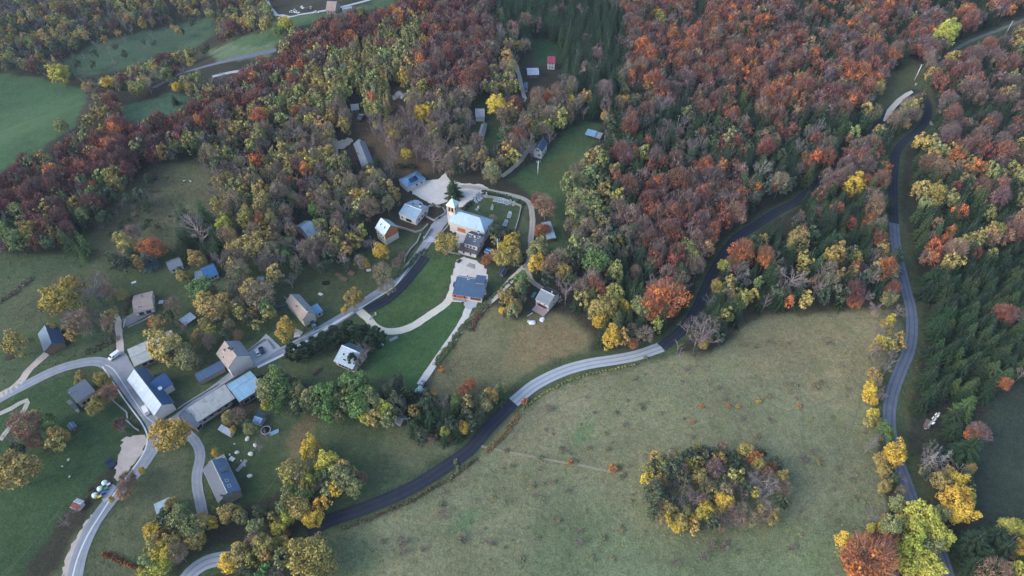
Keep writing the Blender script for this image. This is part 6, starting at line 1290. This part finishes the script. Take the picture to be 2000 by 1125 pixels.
def tank():
    x, y = gp(816, 768); root = empty('water_tank', (x, y, Tz(x, y)), .9, 'pale green rounded tank at the foot of the gravel drive', 'tank'); mb = MB(); mb.tube([(-2.4, 0, 1.2), (2.4, 0, 1.2)], 1.35, 14); mb.build('tank_shell', M('tank_green', (160, 196, 186), .5), root, True)
    for s in (-1.4, 1.4): MB().box(s - .15, -1, -.4, s + .15, 1, .5).build('cradle', WM['grey'], root)
    mb = MB(); mb.tube([(0, 0, 2.5), (0, 0, 2.8)], .35, 8); mb.build('hatch', MGUT, root)
tank(); vehicle(825, 751, 60, 'silver', 'silver-blue car at the lower end of the gravel drive')
def trampoline():
    x, y = gp(520, 842); root = empty('trampoline', (x, y, Tz(x, y)), 0, 'round dark trampoline with white rim on the garden lawn', 'trampoline'); mb = MB(); mb.tube([(0, 0, .72), (0, 0, .78)], 1.7, 20); mb.build('jumping_mat', MTY, root)
    P = [(math.cos(6.2832 * k / 20) * 1.85, math.sin(6.2832 * k / 20) * 1.85, .8) for k in range(21)]; MB().tube(P, .16, 6, cap=False).build('rim', MFR, root)
    for k in range(4): a = k * 1.57; MB().tube([(math.cos(a) * 1.8, math.sin(a) * 1.8, -.1), (math.cos(a) * 1.8, math.sin(a) * 1.8, .75)], .05, 5).build('leg', MGUT, root)
trampoline()
def sheetpile(px, py, rz, w_, l, label, m, n=5, name='timber_stack', cat='stack'):
    x, y = gp(px, py); root = empty(name, (x, y, Tz(x, y)), rz, label, cat)
    for k in range(n): MB().box(-w_ / 2 + random.uniform(-.2, .2), -l / 2 + k * l / n, 0, w_ / 2 + random.uniform(-.2, .2), -l / 2 + (k + .82) * l / n, .25 + random.uniform(0, .35)).build('plank', m, root)
sheetpile(536, 845, .5, 3.6, 1.6, 'stack of pale blue boards on the garden lawn', M('board_blue', (150, 186, 206), .5), 3); sheetpile(661, 537, -.5, 3.6, 2.2, 'raised timber garden bed, upper left of the pair', WM['wood']); sheetpile(672, 545, -.5, 4, 2, 'raised timber garden bed, lower of the pair', WM['wood']); sheetpile(687, 534, -.6, 3.4, 2.6, 'raised timber garden bed beside the white hoop', WM['wood'])
sheetpile(637, 553, .2, 3.4, 2.4, 'dark pit cover with pale frame on the lawn', MOPEN); sheetpile(20, 697, .3, 3.2, 3.0, 'dark round log pile in the far left garden', WM['darkwood'], 6); sheetpile(620, 727, .9, 4.4, 1.8, 'dark trough dug into the lawn below the pines', WM['darkwood'], 3); sheetpile(769, 662, .6, 4, 1.6, 'grey timber bench stack at the corner of the bright lawn', WM['grey'], 4)
sheetpile(216, 905, .9, 2.6, 5, 'heap of dark blue wrapped logs by the gravel shoulder', M('wrap_navy', (34, 44, 74), .4), 6); sheetpile(180, 959, .7, 1.6, 2.4, 'small black heap behind the containers', MTY, 3); sheetpile(472, 910, 1.1, 5.5, 1.6, 'grey pergola poles along the deck house garden', WM['grey'], 4); sheetpile(453, 897, 1.1, 1.6, 2.2, 'white table with pale top by the pergola', MFR, 2, 'garden_table', 'table')
sheetpile(720, 528, .2, 2.4, 1.6, 'white board lying at the garden corner', MFR, 2); sheetpile(626, 575, -.5, 2.2, 1.4, 'white cold frame on the lawn behind the beige house', MFR, 2, 'cold_frame', 'frame'); sheetpile(548, 600, .3, 5, 1.4, 'grey solar table left of the beige house', MSOL, 4); sheetpile(580, 655, .3, 2.6, 2.4, 'white garden furniture in front of the beige house', MFR, 3, 'garden_furniture', 'furniture')
sheetpile(1042, 577, 1.1, 3.6, 1.5, 'pale blue boat-shaped cover left of the red-shuttered house', PAINT['teal'], 2, 'covered_boat', 'boat'); sheetpile(920, 519, -.4, 3.8, 3.0, 'grey paved slab stack at the top of the modern house yard', WM['grey'], 3); sheetpile(897, 510, .9, 2.6, 1.8, 'dark woodpile at the tip of the modern house yard', WM['darkwood'], 4)
sheetpile(315, 590, .1, 2.2, 2.2, 'white water tub in the terrace house garden', MFR, 2, 'water_tub', 'tub'); sheetpile(262, 552, .5, 2.4, 1.6, 'white metal box in the upper left gardens', MFR, 2); sheetpile(979, 275, .2, 2.6, 1.6, 'white and teal beehives in the cottage glade', PAINT['teal'], 2, 'beehive', 'beehive'); sheetpile(887, 452, .9, 2.0, 1.0, 'white bench under the church forecourt wall', MFR, 2, 'bench', 'bench')
def sheep(px, py, rz, label):
    x, y = gp(px, py); root = empty('sheep', (x, y, Tz(x, y)), rz, label, 'sheep', 'sheep on the hillside meadow'); m = M('wool', (214, 210, 200), .95, var=.08)
    mb = MB(); mb.tube([(-.62, 0, .62), (-.5, 0, .68), (-.1, 0, .70), (.35, 0, .70), (.55, 0, .74), (.72, 0, .86), (.88, 0, .84), (1.02, 0, .74)], [.12, .30, .34, .33, .24, .16, .14, .08], 10); mb.build('body', m, root, True)
    for a in (-.42, .34):
        for b in (-.14, .14): mb = MB(); mb.tube([(a, b, .5), (a + .03, b, .26), (a, b, 0)], [.09, .05, .045], 6); mb.build('leg', WM['darkwood'], root)
    for b in (-.12, .12): MB().tube([(.84, b * .6, .92), (.80, b * 1.8, .9)], [.05, .02], 5).build('ear', m, root)
sheep(360, 355, .4, 'white sheep grazing on the hillside meadow, left of two'); sheep(373, 356, 2.6, 'white sheep grazing on the hillside meadow, right of two')
for q, (a, b, l) in enumerate([(1789, 166, 'white marker box on the verge by the tall hairpin pole'), (1799, 209, 'white road marker on the outside of the hairpin bend')]):
    x, y = gp(a, b); root = empty('marker_box', (x, y, Tz(x, y)), .3, l, 'marker'); MB().box(-.7, -.4, -.2, .7, .4, 1.2).build('cabinet', MFR, root); MB().prism([(-.8, 1.2), (.8, 1.2), (0, 1.45)], -.5, .5).build('lid', MGUT, root)
def gate(px, py, label, rz):
    x, y = gp(px, py); root = empty('gate', (x, y, Tz(x, y)), rz, label, 'gate')
    for s in (-2, 2): MB().box(s - .25, -.25, -.3, s + .25, .25, 1.5).build('gate_post', MFR, root)
    for k in range(4): MB().box(-1.7, -.04, .3 + k * .28, 1.7, .04, .38 + k * .28).build('bar', WM['grey'], root)
gate(1012, 521, 'white-posted gate at the head of the straight gravel path', -.3); gate(728, 620, 'white stone-posted gate where the sandy drive leaves the lay-by', .9)

# ------------------------------------------------------------------ grass tufts over the rough pastures (uncountable)
def tufts():
    r = np.random.default_rng(99); n = 42000; x = r.uniform(-260, 340, n); y = r.uniform(70, 420, n); z = T(x, y); px, py = pix(x, y, z)
    fields = [(poly(COVER_SRC[i][0]) if isinstance(COVER_SRC[i][0], str) else COVER_SRC[i][0]) for i in range(len(COVER_SRC)) if COVER_SRC[i][3]]
    ok = np.zeros(n, bool)
    for P in fields: ok |= inside(px, py, P) > 2
    for k in WL:
        if k.startswith('valley'): continue
        d, _ = seg_dist(x, y, WL[k][::3].tolist()); ok &= d > 3.2
    ok &= value_noise(x, y, 7, 55) + r.uniform(-.4, .4, n) > .45
    x, y, z, px, py = x[ok], y[ok], z[ok], px[ok], py[ok]; n = len(x); col, _ = cover_at(x, y)
    C0 = np.stack([x, y, z + .12], 1); k = 3; C0 = np.repeat(C0, k, 0) + r.normal(0, .22, (n * k, 3)) * [1, 1, .15]; nn = rdir(n * k, r); nn[:, 2] = np.abs(nn[:, 2]) * .6 + .2; nn /= np.linalg.norm(nn, axis=1)[:, None]
    V = quads(C0, nn, r.uniform(.18, .42, n * k), r); hue = r.random((n, 1)); base = col * (1.0 + .4 * r.random((n, 1))); base = np.where(hue > .7, base * [1.22, 1.02, .85], base); base = np.where(hue < .25, base * [.6, .85, .6], base)
    me = npmesh('grass_tufts', V, np.arange(len(V)).reshape(-1, 4), [TM['leaf', 'mass']], None, fattr=r.uniform(.3, .7, n * k), cattr=np.repeat(base, k, 0)); tag(link('grass', me), kind='stuff')
    # small countable shrubs dotted over the pasture
    P = poly("700,1060 900,930 1060,800 1250,730 1500,640 1720,630 1690,800 1720,950 1640,1060 1300,1100 900,1120"); m = 0
    while m < 115:
        a, b = r.uniform(650, 1730), r.uniform(620, 1120)
        if inside(np.array([a]), np.array([b]), P)[0] < 5: continue
        if 1240 < a < 1560 and 860 < b < 1050: continue
        gx, gy = gp(a, b); c = random.choice(['st', 'sr', 'st', 'st', 'sg', 'sr', 'st']); s = random.uniform(.35, .85); TREES.append([c, gx, gy, PAL[c][4] * s, PAL[c][5] * s * .8, jit([v * .6 + q * .4 for v, q in zip(PAL[c][2], (128, 130, 104))], .1), False, None, a, b]); m += 1
    for a, b, c, s in [(1480, 785, 'sy', .8), (1500, 775, 'st', .9), (1592, 757, 'st', 1.3), (1560, 795, 'so', .7), (1422, 795, 'so', .6), (1370, 795, 'so', .6), (1353, 825, 'so', .6), (1440, 795, 'sy', .6), (1195, 917, 'so', 1.3), (1113, 905, 'so', .8), (1388, 1068, 'sr', 1.2), (1413, 1073, 'sr', 1.3), (1375, 1088, 'sr', 1.1), (1320, 1100, 'sr', 1.0), (1130, 1060, 'sr', 1.0), (786, 1060, 'sr', 1.2), (790, 1080, 'sr', 1.0), (865, 1007, 'sr', 1.3), (1072, 800, 'sr', 1.2), (1025, 787, 'so', 1.1), (1260, 700, 'st', .8), (1340, 725, 'sr', 1.0), (1568, 900, 'sr', 1.2), (1600, 905, 'st', 1.0), (1545, 1072, 'sr', 1.0), (1130, 1040, 'sr', .8)]:
        gx, gy = gp(a, b); TREES.append([c, gx, gy, PAL[c][4] * s, PAL[c][5] * s * .8, jit(PAL[c][2], .06), True, None, a, b])
tufts()
fill()
# drop the unplaced trees that would stand inside a building
TREES[:] = [t for t in TREES if t[6] or not any((t[1] - e[0]) ** 2 + (t[2] - e[1]) ** 2 < (e[2] + 1.2) ** 2 for e in HOUSES)]
# ------------------------------------------------------------------ the evening air of the valley
def build_haze():
    m = bpy.data.materials.new('haze_air'); m.use_nodes = True; nt = m.node_tree; nt.nodes.remove(nt.nodes['Principled BSDF']); v = nt.nodes.new('ShaderNodeVolumePrincipled')
    v.inputs['Color'].default_value = (.62, .78, 1.0, 1); v.inputs['Density'].default_value = HAZE; v.inputs['Anisotropy'].default_value = .1
    nt.links.new(v.outputs[0], nt.nodes['Material Output'].inputs['Volume'])
    MB().box(-700, -60, -60, 820, 1120, CAM_H + 12).build('haze', m)['kind'] = 'stuff'
HAZE = 0.00007
if HAZE: build_haze()
# ------------------------------------------------------------------ put the trees into the scene
PLACES = [tuple(p.split('=')) for p in """the church with its bell tower=905 425|the big blue-green conifer on the gravel square=885 368|the long grey house in the wood=710 300|the blue hipped house by the square=808 350
the white-roofed house by the square=805 410|the timber-gabled house=752 455|the lone white-roofed barn=603 446|the white house in the upper meadow=1055 288|the twin grey cottages=938 240|the snow-white cabin roof=1040 140|the red-roofed hut=1075 122
the open shelter above the meadow=1157 260|the modern dark-roofed house=915 560|the white house with red shutters=1065 582|the pale barn at the meadow foot=1078 452|the gravel drives' meeting point=925 610|the lower end of the gravel drive=820 750|the lay-by under the street=790 560
the light-roofed house behind the pines=682 692|the beige house with blue annex=592 600|the car park=510 690|the tall many-windowed house=457 700|the flat grey barn=290 690|the white-and-blue roofed farmhouse=300 765|the long grey barn=410 785|the sky-blue roof=480 755
the cottage inside the road bend=162 770|the dark blue barn=104 660|the terrace house=278 595|the bright blue roof=405 530|the grey-roofed white cottage=340 517|the hillside meadow=330 400|the recycling containers=200 955|the tin hut in the field=150 985|the road's left exit=20 780
the round golden tree at the junction=330 850|the dark slate house with the deck=433 938|the pale tin shed=318 988|the grey shed by the lane hedge=775 815|the pale-tracked stretch of road=1150 715|the colour change of the asphalt=1003 786|the road's wooded bend=1340 635|the middle bend of the road=1400 520
the upper stretch of road=1500 425|the hairpin bend=1790 200|the white pole by the hairpin=1790 140|the straight of the eastern road=1745 360|the big spruce over the eastern road=1745 510|the eastern road's wide curve=1780 620|the eastern road below the curve=1740 800|the antenna mast=1830 815
the dark field at the edge=1960 900|the pasture's upper edge=1600 610|the round thicket in the pasture=1400 950|the valley field=60 230|the valley meadow=280 90|the valley road=400 130|the valley farmhouse=645 12|the ridge of red beeches=300 230|the larch slope=620 160|the red beech knoll=900 110
the tall conifer stand=1130 60|the beech slope above the village=1400 100|the far beech slope=1700 60|the mixed wood above the road=1480 300|the copper beech patch=1360 400|the wood below the meadow=1200 560|the spruce plantation=1880 640|the forest track=1930 65|the autumn wood beside the eastern road=1880 400
the rocky outcrop=783 190|the hidden grey hut=695 215|the stony track end=660 280|the western beech wood=80 420|the far corner wood=60 60|the top of the hairpin wood=1900 200|the road's lower end by the pasture=640 1020|the bottom curve of road=420 1095|the wood at the bottom of the eastern road=1800 1050""".replace('\n', '|').split('|')]
PLACES = [(a, *[float(v) for v in b.split()]) for a, b in PLACES]
ORD = ["", "second", "third", "fourth", "fifth", "sixth", "seventh", "eighth", "ninth", "tenth", "eleventh", "twelfth", "thirteenth", "fourteenth", "fifteenth", "sixteenth"]
def place_words(px, py):
    d = [((px - x) ** 2 + (py - y) ** 2, n, x, y) for n, x, y in PLACES]; _, n, x, y = min(d); dx, dy = px - x, py - y
    if abs(dx) + abs(dy) < 14: return "at", n
    if abs(dx) > 2.2 * abs(dy): w_ = "right of" if dx > 0 else "left of"
    elif abs(dy) > 2.2 * abs(dx): w_ = "below" if dy > 0 else "above"
    else: w_ = ("below and " if dy > 0 else "above and ") + ("right of" if dx > 0 else "left of")
    return w_, n
KW = {'spruce_tree': 'spruce', 'larch_tree': 'larch', 'beech_tree': 'beech', 'broadleaf_tree': 'broadleaf tree', 'thinning_tree': 'tree', 'bare_tree': 'tree', 'dead_tree': 'conifer', 'pine_tree': 'pine', 'shrub': 'shrub'}
GW = {'spruce_tree': 'spruces', 'larch_tree': 'larches', 'beech_tree': 'beeches', 'broadleaf_tree': 'leafy autumn trees', 'thinning_tree': 'trees losing their leaves', 'bare_tree': 'leafless trees', 'dead_tree': 'dead conifers', 'pine_tree': 'pines', 'shrub': 'shrubs'}
def plant():
    for t in TREES:
        z = Tz(t[1], t[2]); t.append(z); dep = t[2] * ca + (CAM_H - z) * sa
        px, py = pix(t[1], t[2], z + t[4] * .55); t[8], t[9] = float(px), float(py); t.append(t[3] * t[3] ** .5 / dep)
    by = {}
    for t in TREES: by.setdefault(PAL[t[0]][1], []).append(t)
    indiv = []; mass = {}
    for nm, L_ in by.items():
        L_.sort(key=lambda t: -(t[11] + (1 if t[6] else 0)))
        vis = [t for t in L_ if -25 < t[8] < 2025 and -25 < t[9] < 1150]
        keep = set(map(id, vis[:298])); indiv += vis[:298]
        rest = [t for t in L_ if id(t) not in keep]
        if rest: mass[nm] = rest
    # labels: size, colour, kind, direction and neighbour; ties counted along the picture
    groups = {}
    for t in indiv:
        shp, nm, col, cw, R0, h0 = PAL[t[0]]; d, n = place_words(t[8], t[9]); sz = 'small ' if t[3] < R0 * .9 else ('broad ' if t[3] > R0 * 1.12 else '')
        if cw.startswith(('thin', 'pale')) : sz = ''
        groups.setdefault((sz + cw + ' ' + KW[nm], d, n), []).append(t)
    for key in list(groups):
        L_ = groups[key]
        if len(L_) > 12:      # long rows are told apart by their level on the slope first
            L_.sort(key=lambda t: t[9]); q = -(-len(L_) // 12); names = {2: ['higher', 'lower'], 3: ['highest', 'middle', 'lowest']}.get(q) or ['highest', 'high', 'mid-slope', 'low', 'lowest', 'bottom'][:q]; del groups[key]
            for k in range(len(names)):
                part = L_[k * len(L_) // len(names):(k + 1) * len(L_) // len(names)]
                if part: groups[(names[k] + ' ' + key[0], key[1], key[2])] = part
    for (a, d, n), L_ in groups.items():
        L_.sort(key=lambda t: t[8]); k = len(L_)
        for i, t in enumerate(L_):
            if k == 1: lab = f"{a} {d} {n}"
            elif i == 0: lab = f"leftmost {a} {d} {n}"
            elif i == k - 1: lab = f"rightmost {a} {d} {n}"
            elif i < len(ORD): lab = f"{ORD[i]} from left {a} {d} {n}"
            else: lab = f"{a} {d} {n}"
            wd = lab.split()
            if len(wd) > 16: lab = lab.replace(' and ', '-', 1); wd = lab.split()
            t[7] = ' '.join(wd[:16])
    vi = {}
    for t in indiv:
        shp, nm, col, cw, R0, h0 = PAL[t[0]]; n = len(LIB[shp][0]); i = random.randrange(n)
        c = (*lin(t[5], LEAFK), 1); rz = random.uniform(0, 6.28); R, h = t[3], t[4]; g = GW[nm] + (' around the village and fields' if t[6] else ' of the woods')
        sx = R * random.uniform(.92, 1.08); sy = R * random.uniform(.92, 1.08)
        if t[6]:
            e = empty(nm, (t[1], t[2], t[10]), rz, t[7], 'shrub' if nm == 'shrub' else 'tree', g)
            for part in ('trunk', 'crown'):
                o = link(part, tree_mesh(shp, i, part), e); o.scale = (sx, sy, h); o.color = c
        else:
            o = link(nm, tree_mesh(shp, i, 'both')); o.location = (t[1], t[2], t[10]); o.rotation_euler = (0, 0, rz); o.scale = (sx, sy, h); o.color = c
            tag(o, t[7], 'tree', g)
    for nm, L_ in mass.items():
        Vs, Cs, vs, ms = [], [], [], []
        for t in L_:
            shp = PAL[t[0]][0]; lib = LOW.get(shp); R0, h0 = LIB[shp][2:]
            key = ('low', shp, random.randrange(3))
            if key not in _me: V, mi, v = lib[key[2]].out(); _me[key] = (V / np.array([R0, R0, h0]), mi, v)
            V, mi, v = _me[key]; a = random.uniform(0, 6.28); c_, s_ = math.cos(a), math.sin(a)
            W = np.stack([(V[:, 0] * c_ - V[:, 1] * s_) * t[3] + t[1], (V[:, 0] * s_ + V[:, 1] * c_) * t[3] + t[2], V[:, 2] * t[4] + t[10]], 1)
            Vs.append(W.astype(np.float32)); Cs.append(np.broadcast_to(np.array(lin(t[5], LEAFK), np.float32), (len(mi), 3))); vs.append(v); ms.append(mi)
        V = np.vstack(Vs); me = npmesh(nm + '_wood', V, np.arange(len(V)).reshape(-1, 4), [TM['leaf', 'mass'], TM['twig', 'mass'], TM['bark', 'mass']], np.concatenate(ms), fattr=np.concatenate(vs), cattr=np.vstack(Cs))
        tag(link({'spruce_tree': 'spruce_forest', 'larch_tree': 'larch_forest', 'beech_tree': 'beech_forest', 'broadleaf_tree': 'broadleaf_forest', 'thinning_tree': 'thinning_forest', 'bare_tree': 'bare_forest'}.get(nm, nm + '_forest'), me), kind='stuff')
    print('TREES', {k: len(v) for k, v in by.items()}, 'indiv', len(indiv))
plant()
